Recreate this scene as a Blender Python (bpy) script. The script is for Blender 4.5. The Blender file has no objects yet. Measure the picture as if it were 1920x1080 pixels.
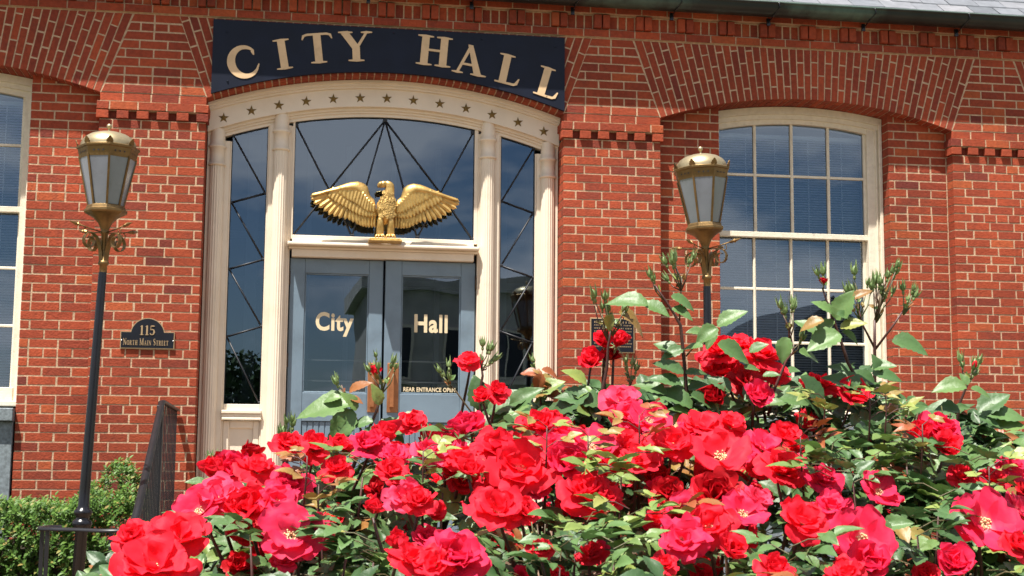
import bpy, math, random
from math import sin, cos, pi, radians, sqrt, atan2, asin, tan
from mathutils import Vector, Matrix, noise
R = random.Random(7)
sc = bpy.context.scene
COL = sc.collection

# ------------------------------------------------------------------ camera, sky, sun, exposure
CX, CD, CZ, FPX = 3.2324, 10.8834, -2.5798, 2641.4
YAW, PIT, ROL = 0.1491121, 0.1228912, 0.0085244
_F = Vector((sin(YAW)*cos(PIT), cos(YAW)*cos(PIT), sin(PIT)))
_R0 = Vector((cos(YAW), -sin(YAW), 0)); _U0 = _R0.cross(_F)
_R = cos(ROL)*_R0 + sin(ROL)*_U0; _U = -sin(ROL)*_R0 + cos(ROL)*_U0
cam = bpy.data.cameras.new('camera'); camo = bpy.data.objects.new('camera', cam); COL.objects.link(camo)
camo.matrix_world = Matrix(((_R.x, _U.x, -_F.x, CX), (_R.y, _U.y, -_F.y, -CD), (_R.z, _U.z, -_F.z, CZ), (0, 0, 0, 1)))
cam.sensor_width = 36; cam.lens = FPX/1920*36; cam.clip_end = 1000; cam.clip_start = 0.05
cam.dof.use_dof = True; cam.dof.focus_distance = 4.6; cam.dof.aperture_fstop = 22
sc.camera = camo
def at(u, v, d):
    return Vector((CX, -CD, CZ)) + d*(_F + _R*(u-960)/FPX - _U*(v-540)/FPX)

SUN_EL, SUN_AZ = radians(68), radians(40)       # azimuth measured from the wall's normal towards the left
sdir = Vector((-sin(SUN_AZ)*cos(SUN_EL), -cos(SUN_AZ)*cos(SUN_EL), sin(SUN_EL)))
sl = bpy.data.lights.new('sun', 'SUN'); sl.energy = 5.0; sl.angle = radians(0.5); sl.color = (1.0, .95, .87)
so = bpy.data.objects.new('sun', sl); COL.objects.link(so)
so.rotation_euler = sdir.to_track_quat('Z', 'Y').to_euler(); so.location = (0, -20, 30)
w = bpy.data.worlds.new('World'); sc.world = w; w.use_nodes = True
nt = w.node_tree; N = nt.nodes; N.clear()
def wn(t, **k):
    n = N.new(t)
    for a, b in k.items(): setattr(n, a, b)
    return n
sky = wn('ShaderNodeTexSky'); sky.sky_type = 'NISHITA'; sky.sun_disc = False
sky.sun_elevation = SUN_EL; sky.sun_rotation = atan2(sdir.x, sdir.y)
sky.air_density = 1.0; sky.dust_density = 0.6; sky.ozone_density = 2.5
bg = wn('ShaderNodeBackground'); bg.inputs[1].default_value = 0.05
tc = wn('ShaderNodeTexCoord'); mp = wn('ShaderNodeMapping'); mp.inputs['Scale'].default_value = (1, 1, 2.6)
ns = wn('ShaderNodeTexNoise'); ns.inputs['Scale'].default_value = 5.5; ns.inputs['Detail'].default_value = 7; ns.inputs['Roughness'].default_value = .55
cr = wn('ShaderNodeValToRGB'); cr.color_ramp.elements[0].position = .42; cr.color_ramp.elements[1].position = .60
mx = wn('ShaderNodeMix', data_type='RGBA'); mx.inputs['B'].default_value = (11.5, 11.0, 11.0, 1)
ml = wn('ShaderNodeMath', operation='MULTIPLY'); ml.inputs[1].default_value = .9
ou = wn('ShaderNodeOutputWorld')
L = nt.links.new
L(tc.outputs['Generated'], mp.inputs[0]); L(mp.outputs[0], ns.inputs[0]); L(ns.outputs[0], cr.inputs[0]); L(cr.outputs[0], ml.inputs[0])
L(ml.outputs[0], mx.inputs['Factor']); L(sky.outputs[0], mx.inputs['A']); L(mx.outputs['Result'], bg.inputs[0]); L(bg.outputs[0], ou.inputs[0])
sc.view_settings.view_transform = 'Standard'; sc.view_settings.look = 'None'; sc.view_settings.gamma = 1
sc.view_settings.use_curve_mapping = False
sc.view_settings.exposure = 1.12

# ------------------------------------------------------------------ materials
MATS = {}
def mat(name, col, rough=.6, metal=0, var=.12, vscale=8, bump=0, bscale=60, spec=.5, coat=0, attr=None, ramp=None,
        dirt=None, dscale=1.5, damt=.5, transl=0, sss=0, col2=None, noise_stretch=None, backcol=None):
    if name in MATS: return MATS[name]
    m = bpy.data.materials.new(name); m.use_nodes = True; MATS[name] = m
    t = m.node_tree; n = t.nodes; l = t.links.new; n.clear()
    o = n.new('ShaderNodeOutputMaterial'); b = n.new('ShaderNodeBsdfPrincipled')
    b.inputs['Roughness'].default_value = rough; b.inputs['Metallic'].default_value = metal
    b.inputs['Specular IOR Level'].default_value = spec; b.inputs['Coat Weight'].default_value = coat
    tcx = n.new('ShaderNodeTexCoord'); vec = tcx.outputs['Object']
    if noise_stretch:
        mpp = n.new('ShaderNodeMapping'); mpp.inputs['Scale'].default_value = noise_stretch; l(vec, mpp.inputs[0]); vec = mpp.outputs[0]
    if ramp:
        a = n.new('ShaderNodeAttribute'); a.attribute_name = attr or 'rnd'
        cr_ = n.new('ShaderNodeValToRGB'); e = cr_.color_ramp
        while len(e.elements) < len(ramp): e.elements.new(.5)
        for i, (p_, c_) in enumerate(ramp): e.elements[i].position = p_; e.elements[i].color = (*c_, 1)
        l(a.outputs['Fac'], cr_.inputs[0]); cur = cr_.outputs[0]
    else:
        rgb = n.new('ShaderNodeRGB'); rgb.outputs[0].default_value = (*col, 1); cur = rgb.outputs[0]
    if backcol:
        g = n.new('ShaderNodeNewGeometry'); mm = n.new('ShaderNodeMix'); mm.data_type = 'RGBA'
        l(g.outputs['Backfacing'], mm.inputs['Factor']); l(cur, mm.inputs['A']); mm.inputs['B'].default_value = (*backcol, 1); cur = mm.outputs['Result']
    if col2:
        a = n.new('ShaderNodeAttribute'); a.attribute_name = 'mixv'; mm = n.new('ShaderNodeMix'); mm.data_type = 'RGBA'
        l(a.outputs['Fac'], mm.inputs['Factor']); l(cur, mm.inputs['A']); mm.inputs['B'].default_value = (*col2, 1); cur = mm.outputs['Result']
    if var:
        nz = n.new('ShaderNodeTexNoise'); nz.inputs['Scale'].default_value = vscale; nz.inputs['Detail'].default_value = 5; l(vec, nz.inputs[0])
        mr = n.new('ShaderNodeMapRange'); mr.inputs[1].default_value = .3; mr.inputs[2].default_value = .7; mr.inputs[3].default_value = 1-var; mr.inputs[4].default_value = 1+var
        l(nz.outputs[0], mr.inputs[0]); hs = n.new('ShaderNodeHueSaturation'); l(mr.outputs[0], hs.inputs['Value']); l(cur, hs.inputs['Color']); cur = hs.outputs[0]
    if dirt:
        nz = n.new('ShaderNodeTexNoise'); nz.inputs['Scale'].default_value = dscale; nz.inputs['Detail'].default_value = 8; nz.inputs['Roughness'].default_value = .65; l(vec, nz.inputs[0])
        c2 = n.new('ShaderNodeValToRGB'); c2.color_ramp.elements[0].position = .52; c2.color_ramp.elements[1].position = .72; l(nz.outputs[0], c2.inputs[0])
        mu = n.new('ShaderNodeMath'); mu.operation = 'MULTIPLY'; mu.inputs[1].default_value = damt; l(c2.outputs[0], mu.inputs[0])
        mm = n.new('ShaderNodeMix'); mm.data_type = 'RGBA'; l(mu.outputs[0], mm.inputs['Factor']); l(cur, mm.inputs['A']); mm.inputs['B'].default_value = (*dirt, 1); cur = mm.outputs['Result']
    if name == 'red_brick':      # broad weathering over many courses
        nz = n.new('ShaderNodeTexNoise'); nz.inputs['Scale'].default_value = 1.1; nz.inputs['Detail'].default_value = 6; l(vec, nz.inputs[0])
        mr = n.new('ShaderNodeMapRange'); mr.inputs[1].default_value = .35; mr.inputs[2].default_value = .65; mr.inputs[3].default_value = .80; mr.inputs[4].default_value = 1.12
        l(nz.outputs[0], mr.inputs[0]); hs = n.new('ShaderNodeHueSaturation'); l(mr.outputs[0], hs.inputs['Value']); l(cur, hs.inputs['Color']); cur = hs.outputs[0]
        nz = n.new('ShaderNodeTexNoise'); nz.inputs['Scale'].default_value = 9; nz.inputs['Detail'].default_value = 9; nz.inputs['Roughness'].default_value = .75; l(vec, nz.inputs[0])
        c2 = n.new('ShaderNodeValToRGB'); c2.color_ramp.elements[0].position = .64; c2.color_ramp.elements[1].position = .80; l(nz.outputs[0], c2.inputs[0])
        mu = n.new('ShaderNodeMath'); mu.operation = 'MULTIPLY'; mu.inputs[1].default_value = .6; l(c2.outputs[0], mu.inputs[0])
        mm = n.new('ShaderNodeMix'); mm.data_type = 'RGBA'; l(mu.outputs[0], mm.inputs['Factor']); l(cur, mm.inputs['A']); mm.inputs['B'].default_value = (.46, .27, .18, 1); cur = mm.outputs['Result']
    l(cur, b.inputs['Base Color'])
    if bump:
        nb = n.new('ShaderNodeTexNoise'); nb.inputs['Scale'].default_value = bscale; nb.inputs['Detail'].default_value = 6; l(vec, nb.inputs[0])
        bp = n.new('ShaderNodeBump'); bp.inputs['Strength'].default_value = 1; bp.inputs['Distance'].default_value = bump; l(nb.outputs[0], bp.inputs['Height']); l(bp.outputs[0], b.inputs['Normal'])
    last = b.outputs[0]
    if transl:
        tr = n.new('ShaderNodeBsdfTranslucent'); l(cur, tr.inputs[0]); ms = n.new('ShaderNodeMixShader'); ms.inputs[0].default_value = transl
        l(last, ms.inputs[1]); l(tr.outputs[0], ms.inputs[2]); last = ms.outputs[0]
    l(last, o.inputs[0]); return m

BRICK = mat('red_brick', None, .85, var=.16, vscale=35, bump=.004, bscale=70, spec=.25, dirt=(.09, .035, .03), dscale=5, damt=.35,
            ramp=[(0, (.14, .030, .024)), (.3, (.23, .042, .022)), (.6, (.31, .057, .0245)), (.88, (.36, .066, .026)), (1, (.385, .088, .031))])
MORTAR = mat('lime_mortar', (.48, .335, .22), .95, var=.22, vscale=30, bump=.004, bscale=120, spec=.1, dirt=(.36, .24, .16), dscale=3, damt=.4)
CREAM = mat('cream_paint', (.77, .665, .53), .45, var=.05, vscale=6, bump=.0008, bscale=90, dirt=(.55, .44, .32), dscale=3, damt=.45)
CREAMW = mat('weathered_cream_paint', (.74, .67, .53), .6, var=.06, vscale=25, bump=.002, bscale=110, dirt=(.46, .37, .26), dscale=18, damt=.35)
NAVY = mat('navy_board_paint', (.0045, .0078, .021), .5, spec=.25, var=.2, vscale=7, dirt=(.008, .012, .022), dscale=2.5, damt=.3)
LETT = mat('cream_letter_paint', (.66, .46, .26), .5, var=.07, vscale=12, dirt=(.4, .27, .15), dscale=9, damt=.4)
DOORP = mat('slate_blue_paint', (.155, .215, .27), .38, var=.06, vscale=5, bump=.0006, bscale=60, dirt=(.09, .12, .15), dscale=3, damt=.5)
GOLD = mat('gilded_metal', (.62, .405, .135), .42, metal=.7, var=.12, vscale=18, dirt=(.22, .10, .02), dscale=22, damt=.6, bump=.002, bscale=60)
BRASS = mat('aged_brass', (.20, .125, .050), .46, metal=.8, var=.2, vscale=20, dirt=(.10, .075, .04), dscale=18, damt=.6, bump=.0006, bscale=150)
BRASSD = mat('bright_brass_dome', (.42, .34, .20), .4, metal=.75, var=.12, vscale=14, dirt=(.3, .24, .14), dscale=20, damt=.5)
STARM = mat('dark_bronze_star', (.19, .13, .04), .5, metal=.3, var=.15, vscale=30)
BLACK = mat('black_gloss_paint', (.005, .005, .008), .25, var=.2, vscale=14)
RAILM = mat('black_iron_paint', (.006, .0065, .009), .42, var=.3, vscale=10)
LEAD = mat('dark_leading', (.010, .012, .018), .5, var=.1)
GUTT = mat('dark_copper_gutter', (.022, .026, .024), .4, metal=.4, var=.3, vscale=4, dirt=(.12, .21, .17), dscale=1.1, damt=.75)
SLATE = mat('grey_slate', None, .55, var=.15, vscale=12, bump=.003, bscale=40, ramp=[(0, (.10, .11, .125)), (.5, (.15, .16, .18)), (1, (.21, .21, .225))])
GRANITE = mat('grey_granite', (.17, .20, .215), .7, var=.35, vscale=45, bump=.001, bscale=90)
COPPER = mat('copper_pull_plate', (.42, .17, .07), .38, metal=.55, var=.2, vscale=16)
BLIND = mat('white_blind_slat', (.75, .78, .82), .5, var=.03)
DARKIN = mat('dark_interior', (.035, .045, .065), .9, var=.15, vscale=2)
FROST = mat('frosted_lamp_glass', (.20, .22, .25), .12, var=.22, vscale=3.5, spec=.7, dirt=(.10,.095,.08), dscale=5, damt=.6)
CONC = mat('tan_bounce_concrete', (.20, .13, .085), .85, var=.15, vscale=3, bump=.003, bscale=50)  # warm tan picked so the paving bounces orange light onto the soffits
SOIL = mat('mulch_soil', (.07, .045, .03), .95, var=.4, vscale=18, bump=.02, bscale=25)
GRASS = mat('lawn_green', (.06, .10, .03), .9, var=.3, vscale=3, bump=.02, bscale=40)
PLAQ = mat('black_plaque', (.006, .008, .014), .5, spec=.25, var=.15, vscale=20)
PBRONZ = mat('plaque_bronze', (.42, .29, .16), .42, metal=.35, var=.1)
STEEL = mat('steel_screw', (.6, .6, .62), .3, metal=.9)

def glass_mat(name, ior, tint, extra=0.0):
    m = bpy.data.materials.new(name); m.use_nodes = True; t = m.node_tree; n = t.nodes; l = t.links.new; n.clear()
    o = n.new('ShaderNodeOutputMaterial'); tr = n.new('ShaderNodeBsdfTransparent'); tr.inputs[0].default_value = (*tint, 1)
    gl = n.new('ShaderNodeBsdfGlossy'); gl.inputs['Roughness'].default_value = .004; gl.inputs[0].default_value = (.66, .82, 1, 1)
    fr = n.new('ShaderNodeFresnel'); fr.inputs[0].default_value = ior
    tcx = n.new('ShaderNodeTexCoord'); nb = n.new('ShaderNodeTexNoise'); nb.inputs['Scale'].default_value = 2.0; nb.inputs['Detail'].default_value = 1
    bp = n.new('ShaderNodeBump'); bp.inputs['Distance'].default_value = .0011; l(tcx.outputs['Object'], nb.inputs[0]); l(nb.outputs[0], bp.inputs['Height']); l(bp.outputs[0], gl.inputs['Normal'])
    ms = n.new('ShaderNodeMixShader'); l(fr.outputs[0], ms.inputs[0]); l(tr.outputs[0], ms.inputs[1]); l(gl.outputs[0], ms.inputs[2]); l(ms.outputs[0], o.inputs[0])
    return m
GLASS = glass_mat('window_glass', 2.5, (.84, .88, .93))
DGLASS = glass_mat('door_glass', 2.3, (.72, .75, .78))

# ------------------------------------------------------------------ mesh builder
class MB:
    def __init__(s): s.v = []; s.f = []; s.mi = []; s.r = []; s.sm = []; s.mx = {}
    def face(s, pts, mi=0, r=.5, sm=False):
        b = len(s.v); s.v += [tuple(p) for p in pts]; s.f.append(tuple(range(b, b+len(pts)))); s.mi.append(mi); s.r.append(r); s.sm.append(sm)
    def mesh(s, vs, fs, mi=0, r=.5, sm=False, mx=None):
        b = len(s.v); s.v += [tuple(p) for p in vs]
        if mx is not None:
            for i, q in enumerate(mx): s.mx[b+i] = q
        for f in fs: s.f.append(tuple(b+i for i in f)); s.mi.append(mi); s.r.append(r); s.sm.append(sm)
    def box(s, x0, x1, y0, y1, z0, z1, mi=0, r=.5, bev=0):
        if bev:
            b = min(bev, (x1-x0)*.3, (z1-z0)*.3, (y1-y0)*.5)
            V = [(x0+b, y0, z0+b), (x1-b, y0, z0+b), (x1-b, y0, z1-b), (x0+b, y0, z1-b), (x0, y0+b, z0), (x1, y0+b, z0), (x1, y0+b, z1), (x0, y0+b, z1),
                 (x0, y1, z0), (x1, y1, z0), (x1, y1, z1), (x0, y1, z1)]
            Fc = [(0, 1, 2, 3), (4, 5, 1, 0), (5, 6, 2, 1), (6, 7, 3, 2), (7, 4, 0, 3), (8, 9, 5, 4), (9, 10, 6, 5), (10, 11, 7, 6), (11, 8, 4, 7), (11, 10, 9, 8)]
        else:
            V = [(x0, y0, z0), (x1, y0, z0), (x1, y0, z1), (x0, y0, z1), (x0, y1, z0), (x1, y1, z0), (x1, y1, z1), (x0, y1, z1)]
            Fc = [(0, 1, 2, 3), (4, 5, 1, 0), (5, 6, 2, 1), (6, 7, 3, 2), (7, 4, 0, 3), (7, 6, 5, 4)]
        s.mesh(V, Fc, mi, r)
    def prism(s, poly, y0, y1, mi=0, r=.5, bev=.0, back=False):
        """poly: (x,z) corners counter-clockwise seen from -Y"""
        n = len(poly)
        if bev:
            cxx = sum(p[0] for p in poly)/n; czz = sum(p[1] for p in poly)/n
            ins = []
            for x, z in poly:
                dx, dz = cxx-x, czz-z; ll = sqrt(dx*dx+dz*dz)+1e-9; q = min(bev*1.4/ll, .3); ins.append((x+dx*q, z+dz*q))
            V = [(x, y0, z) for x, z in ins]+[(x, y0+bev, z) for x, z in poly]+[(x, y1, z) for x, z in poly]
            F_ = [tuple(range(n))]+[(n+i, n+(i+1) % n, (i+1) % n, i) for i in range(n)]+[(2*n+i, 2*n+(i+1) % n, n+(i+1) % n, n+i) for i in range(n)]
            if back: F_.append(tuple(2*n+i for i in reversed(range(n))))
        else:
            V = [(x, y0, z) for x, z in poly]+[(x, y1, z) for x, z in poly]
            F_ = [tuple(range(n))]+[(n+i, n+(i+1) % n, (i+1) % n, i) for i in range(n)]
            if back: F_.append(tuple(n+i for i in reversed(range(n))))
        s.mesh(V, F_, mi, r)
    def tube(s, pts, rad, n=8, mi=0, r=.5, cap=True, sm=True, up=None):
        pts = [Vector(p) for p in pts]; rr = rad if isinstance(rad, (list, tuple)) else [rad]*len(pts)
        V = []; F_ = []; prev = None
        for i, p in enumerate(pts):
            t = (pts[min(i+1, len(pts)-1)]-pts[max(i-1, 0)]).normalized()
            if prev is None:
                a = Vector((0, 0, 1)) if abs(t.z) < .9 else Vector((1, 0, 0)); u = (a-t*a.dot(t)).normalized()
            else: u = (prev-t*prev.dot(t)).normalized()
            prev = u; q = t.cross(u)
            for k in range(n):
                a = 2*pi*k/n; V.append(p+(u*cos(a)+q*sin(a))*rr[i])
        for i in range(len(pts)-1):
            for k in range(n): F_.append((i*n+k, i*n+(k+1) % n, (i+1)*n+(k+1) % n, (i+1)*n+k))
        if cap: F_.append(tuple(reversed(range(n)))); F_.append(tuple((len(pts)-1)*n+k for k in range(n)))
        s.mesh(V, F_, mi, r, sm)
    def lathe(s, prof, n=24, c=(0, 0, 0), mi=0, r=.5, sm=True, a0=0, a1=2*pi, rot=0, flute=0, fn=16):
        """prof: (radius, z) bottom to top"""
        V = []; F_ = []; full = abs(a1-a0-2*pi) < 1e-6; m = n if full else n+1
        for rd, z in prof:
            for k in range(m):
                a = a0+(a1-a0)*k/n+rot; q = rd-(flute*abs(sin(a*fn/2)) if flute else 0)
                V.append((c[0]+q*cos(a), c[1]+q*sin(a), c[2]+z))
        for i in range(len(prof)-1):
            for k in range(n):
                k2 = (k+1) % m; F_.append((i*m+k, i*m+k2, (i+1)*m+k2, (i+1)*m+k))
        s.mesh(V, F_, mi, r, sm)
    def grid(s, P, mi=0, r=.5, sm=True, closed=False, mx=None):
        nu = len(P); nv = len(P[0]); V = [q for row in P for q in row]; F_ = []
        for i in range(nu-1):
            for j in range(nv-(0 if closed else 1)): F_.append((i*nv+j, i*nv+(j+1) % nv, (i+1)*nv+(j+1) % nv, (i+1)*nv+j))
        s.mesh(V, F_, mi, r, sm, mx)
    def build(s, name, mats, parent=None, local=False, label=None):
        me = bpy.data.meshes.new(name); me.from_pydata(s.v, [], s.f)
        if not isinstance(mats, (list, tuple)): mats = [mats]
        for m in mats: me.materials.append(m)
        me.polygons.foreach_set('material_index', s.mi); me.polygons.foreach_set('use_smooth', s.sm)
        a = me.attributes.new('rnd', 'FLOAT', 'FACE'); a.data.foreach_set('value', s.r)
        if s.mx:
            a = me.attributes.new('mixv', 'FLOAT', 'POINT'); a.data.foreach_set('value', [s.mx.get(i, 0.) for i in range(len(s.v))])
        me.update(); o = bpy.data.objects.new(name, me); COL.objects.link(o)
        if parent:
            o.parent = parent
            if not local:
                q = parent; off = Vector((0, 0, 0))
                while q: off += q.location; q = q.parent
                o.location = -off
        if label: o['label'] = label
        return o
def tag(o, label, cat, group=None, kind=None):
    o['label'] = label; o['category'] = cat
    if group: o['group'] = group
    if kind: o['kind'] = kind
    return o
def thing(name, loc, label, cat, group=None, rz=0):
    o = bpy.data.objects.new(name, None); o.empty_display_size = .1; COL.objects.link(o); o.location = loc; o.rotation_euler[2] = rz
    return tag(o, label, cat, group)
def struct(name, mb, m):
    o = mb.build(name, m); o['kind'] = 'structure'; return o
def copy_tree(o, parent=None):
    c = o.copy(); COL.objects.link(c); c.parent = parent
    for ch in o.children: copy_tree(ch, c)
    return c
def J(a): return R.uniform(-a, a)
# ------------------------------------------------------------------ ground and setting
GZ = -3.85
g = MB()
g.face([(-300, -400, GZ), (300, -400, GZ), (300, 40, GZ), (-300, 40, GZ)]); struct('ground', g, GRASS)
g = MB(); g.box(-30, 40, -9.0, -3.2, GZ, GZ+.02); g.box(2.4, 5.35, -3.2, -2.95, GZ, GZ+.02); struct('pavement', g, CONC)
g = MB(); g.face([(-60, -24, GZ+.01), (60, -24, GZ+.01), (60, -14, GZ+.01), (-60, -14, GZ+.01)])
struct('road', g, mat('asphalt', (.05, .05, .052), .9, var=.25, vscale=8, bump=.004, bscale=60))
g = MB(); g.box(-4, 2.3, -3.19, .12, GZ, GZ+.05); g.box(5.5, 14, -3.19, .12, GZ, GZ+.05); struct('planting_bed', g, SOIL)
g = MB(); g.box(2.5, 5.9, -9.3, -7.1, GZ+.001, GZ+.06, bev=.02); struct('rose_bed', g, SOIL)
g = MB(); g.box(2.25, 5.5, -1.5, .28, GZ+.001, -3.16)
for i in range(4): g.box(2.25, 5.5, -1.5-.36*(i+1), -1.5-.36*i-.002, GZ+.001, -3.16-.14*(i+1))
struct('entrance_steps', g, CONC)

# ------------------------------------------------------------------ city hall
CRS, BL = 0.070304, 0.2127
TOP = 12*CRS
DC = 3.87; BAYS = [0.41, 7.33, 10.64]; BH = 1.255
RB = 3.855; ZB = .414-RB            # bay arches
RD = 4.15; ZD = .442-RD; DH = 1.405
REC = .118; WY = .24
hall = thing('city_hall', (DC, 0, GZ), 'red brick city hall front with arched entrance, cream trim and navy gutter line', 'building')
hall['label'] = 'red brick building front with a cream arched entrance and tall arched windows'
def bay_arc(x, c): return ZB+sqrt(max(0, RB*RB-(x-c)**2))
def door_arc(x): return ZD+sqrt(RD*RD-(x-DC)**2)
G2 = .0052
def rb():
    q = R.gauss(.54, .16)
    if R.random() < .05: q = .97
    return min(1, max(0, q))
wall = MB()
def brick(x0, x1, z0, z1, y0, y1, x0t=None, x1t=None):
    """one brick incl. its joints, optional slanted ends"""
    x0t = x0 if x0t is None else x0t; x1t = x1 if x1t is None else x1t
    a = J(.0014); yj = J(.0016); xs = (x1-x0)+(x1t-x0t)
    if xs < .05: return
    poly = [(x0+G2+J(.0012), z0+G2+a+J(.0008)), (x1-G2+J(.0012), z0+G2+a+J(.0008)), (x1t-G2+J(.0012), z1-G2+a+J(.0008)), (x0t+G2+J(.0012), z1-G2+a+J(.0008))]
    wall.prism(poly, y0+yj, y1, 0, rb(), bev=.0028)
def zrow(k): return -k*CRS, -(k-1)*CRS
def lay_row(k, xa, xb, y0, y1, phase=0., la=None, lb=None, first=None):
    """lay a course from xa to xb (la/lb: slanted bounds as functions of z)"""
    z0, z1 = zrow(k)
    A0, A1 = (la(z0), la(z1)) if la else (xa, xa); B0, B1 = (lb(z0), lb(z1)) if lb else (xb, xb)
    hdr = (k-2) % 6 == 0; p = BL/2 if hdr else BL
    am = (A0+A1)/2; bm = (B0+B1)/2
    if first is not None: x = am+first
    else:
        off = phase + (0 if hdr else (BL/2 if k % 2 else 0)); x = am - ((am-off) % p) + p
        if x-am < .045: x += p
    cuts = [am]
    while x < bm-.045: cuts.append(x+J(.002)); x += p
    cuts.append(bm)
    for i in range(len(cuts)-1):
        s0, s1 = cuts[i], cuts[i+1]
        brick(A0 if i == 0 else s0, B0 if i == len(cuts)-2 else s1, z0, z1, y0, y1, A1 if i == 0 else s0, B1 if i == len(cuts)-2 else s1)
KMIN, KMAX = -11, 54
def pier(xa, xb, retl, retr):
    for k in range(-2, KMAX+1):
        z0, z1 = zrow(k); hdr = (k-2) % 6 == 0
        if k in (-1, 0): continue
        first = .165 if hdr else (BL/2 if k % 2 else BL*.82)
        lay_row(k, xa-G2+.0004, xb+G2-.0004, 0, .1, first=first)
        for side, dep in ((xa, retl), (xb, retr)):
            if dep <= 0: continue
            # bricks of the return face
            s0 = side if side == xa else side-.1
            segs = [(.1, dep)]
            if dep > .15 and k % 2: segs = [(.012+.1-.012, dep)]
            for a, b in segs:
                if dep > .15 and (k % 2): a = .1
                yj = .1 if not (dep > .15) else (.1 if k % 2 else .06)
                wall.box(s0+(.0006 if side == xa else 0), s0+.1-(.0006 if side == xb else 0), .1+G2 if (dep > .15 and k % 2) else .1, dep-.003, z0+G2, z1-G2, 0, rb(), 0)
    # corbelled band with dentils under it
    e = .024
    za, zb_ = zrow(-1); x = xa-e; n = 0
    cuts = [xa-e]
    x = xa-e+.1
    while x < xb+e-.05: cuts.append(x); x += BL
    cuts.append(xb+e)
    for i in range(len(cuts)-1): brick(cuts[i], cuts[i+1], za, zb_, -e, max(retl, retr, .1)-.004 if i in (0, len(cuts)-2) else .1)
    za, zb_ = zrow(0); nd = 6; p = (xb-xa+2*e-.10)/(nd-1)
    for i in range(nd):
        xx = xa-e+i*p; brick(xx, xx+.10, za, zb_, -e, .1 if i in (0, nd-1) else .06)
    wall.box(xa+.003, xb-.003, .0235, .1, za, zb_, 0, .25)
PIERS = [(-1.645, -.845, 0, REC-.0), (1.665, 2.465, REC, WY), (5.275, 6.075, WY, REC), (8.585, 9.385, REC, REC), (11.895, 12.695, REC, 0)]
for a, b, rl, rr in PIERS: pier(a, b, rl, rr)
# spandrels between the arches, above the pier tops
ARCH = [(BAYS[0], BH), (DC, DH), (BAYS[1], BH), (BAYS[2], BH)]
def sl_r(c, h): return lambda z: c+h+max(0, z-.2)*.35
def sl_l(c, h): return lambda z: c-h-max(0, z-.2)*.35
for i in range(-1, 4):
    for k in range(-12, -2):
        if k < -11: continue
        la = sl_r(*ARCH[i]) if i >= 0 else (lambda z: -1.7); lb = sl_l(*ARCH[i+1]) if i < 3 else (lambda z: 12.695)
        if k == -2: continue
        lay_row(k, 0, 0, 0, .1, phase=.03, la=la, lb=lb)
# arch voussoirs
def arch(c, h, Rr, Zc, n, yd):
    th = asin(h/Rr)
    for i in range(n):
        a0 = -th+2*th*i/n; a1 = -th+2*th*(i+1)/n; am = (a0+a1)/2
        rt = (TOP-Zc)/cos(am)
        cuts = [Rr] ; x = Rr+(BL/2 if i % 2 else BL) + J(.006)
        while x < rt-.03: cuts.append(x); x += BL
        cuts.append(rt)
        for j in range(len(cuts)-1):
            r0, r1 = cuts[j]+(G2 if j else 0), cuts[j+1]-G2
            g0, g1 = G2*.95/r0, G2*.95/r1
            def P(r, a, top=False):
                z = Zc+r*cos(a)
                if top and j == len(cuts)-2: rr_ = (TOP-G2-Zc)/cos(a); return (c+rr_*sin(a), Zc+rr_*cos(a))
                return (c+r*sin(a)+J(.001), z)
            poly = [P(r0, a0+g0), P(r0, a1-g0), P(r1, a1-g1, True), P(r1, a0+g1, True)]
            q = rb()*.8
            if j == 0:
                d1 = .1 if i % 2 else .205
                wall.prism(poly, J(.0015), d1-G2 if d1 < yd-.02 else yd, 0, q, bev=.0028)
                if d1 < yd-.02: wall.prism(poly, d1+G2, yd, 0, rb()*.8)
            else: wall.prism(poly, J(.0015), .1, 0, q, bev=.0028)
arch(DC, DH, RD, ZD, 50, .235)
for c in BAYS: arch(c, BH, RB, ZB, 45, .26)
# recessed walls beside the windows
WINS = [(-.33, 1.14), (6.6, 8.07), (9.91, 11.38)]
for (c, (wa, wb)) in zip(BAYS, WINS):
    for a, b in ((c-BH, wa), (wb, c+BH)):
        for k in range(-5, KMAX+1):
            z0, z1 = zrow(k)
            if z0 > bay_arc((a+b)/2, c)+.03: continue
            lay_row(k, a-(G2 if a > c else 0), b+(G2 if b < c else 0), REC, WY+.02, phase=.04)
    for k in range(33, KMAX+1): lay_row(k, wa+.001, wb, REC+.075, WY+.05, phase=.05)
# frieze: corbelled stretchers, dentil blocks, top course
for i in range(-12, 56):
    x = i*BL+.9676; brick(x, x+BL, TOP+.001, TOP+CRS, -.022, .1)
    brick(x+.05, x+.05+BL, TOP+2.45*CRS+.018, TOP+3.45*CRS+.018, -.052, .1)
    brick(x+.02, x+.02+BL, TOP+3.45*CRS+.019, TOP+4.5*CRS+.019, -.075, .1)
ZD0, ZD1 = TOP+CRS, TOP+2.45*CRS+.017
for i in range(-14, 12):
    xc = 5.233+.3515*0+.349*i*1.0 + 0
    for j in range(5):
        x = xc-.0698+j*.0698
        if j < 2: brick(x, x+.0698, ZD0, ZD1, -.05, .08)
        else: brick(x, x+.0698, ZD0, ZD1, .0, .1)
for k in range(11, 21):
    xc = 5.233+.349*(k+1)
    for j in range(5):
        x = xc-.0698+j*.0698
        brick(x, x+.0698, ZD0, ZD1, -.05 if j < 2 else 0, .09)
wall.build('brickwork', BRICK, hall)
mo = MB(); MY = .0024
for a, b, rl, rr in PIERS:
    mo.box(a+.0035, b-.0035, MY, .3, GZ, .001); mo.box(a+.0035, b-.0035, MY, .3, CRS-.002, .21)
    mo.box(a-.015, b+.015, -.0205, .1, CRS+.004, 2*CRS-.004)
    mo.box(a+.003, b-.003, .028, .12, 0, CRS)
xs = [-1.645+i*.05 for i in range(0, 287)]
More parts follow.
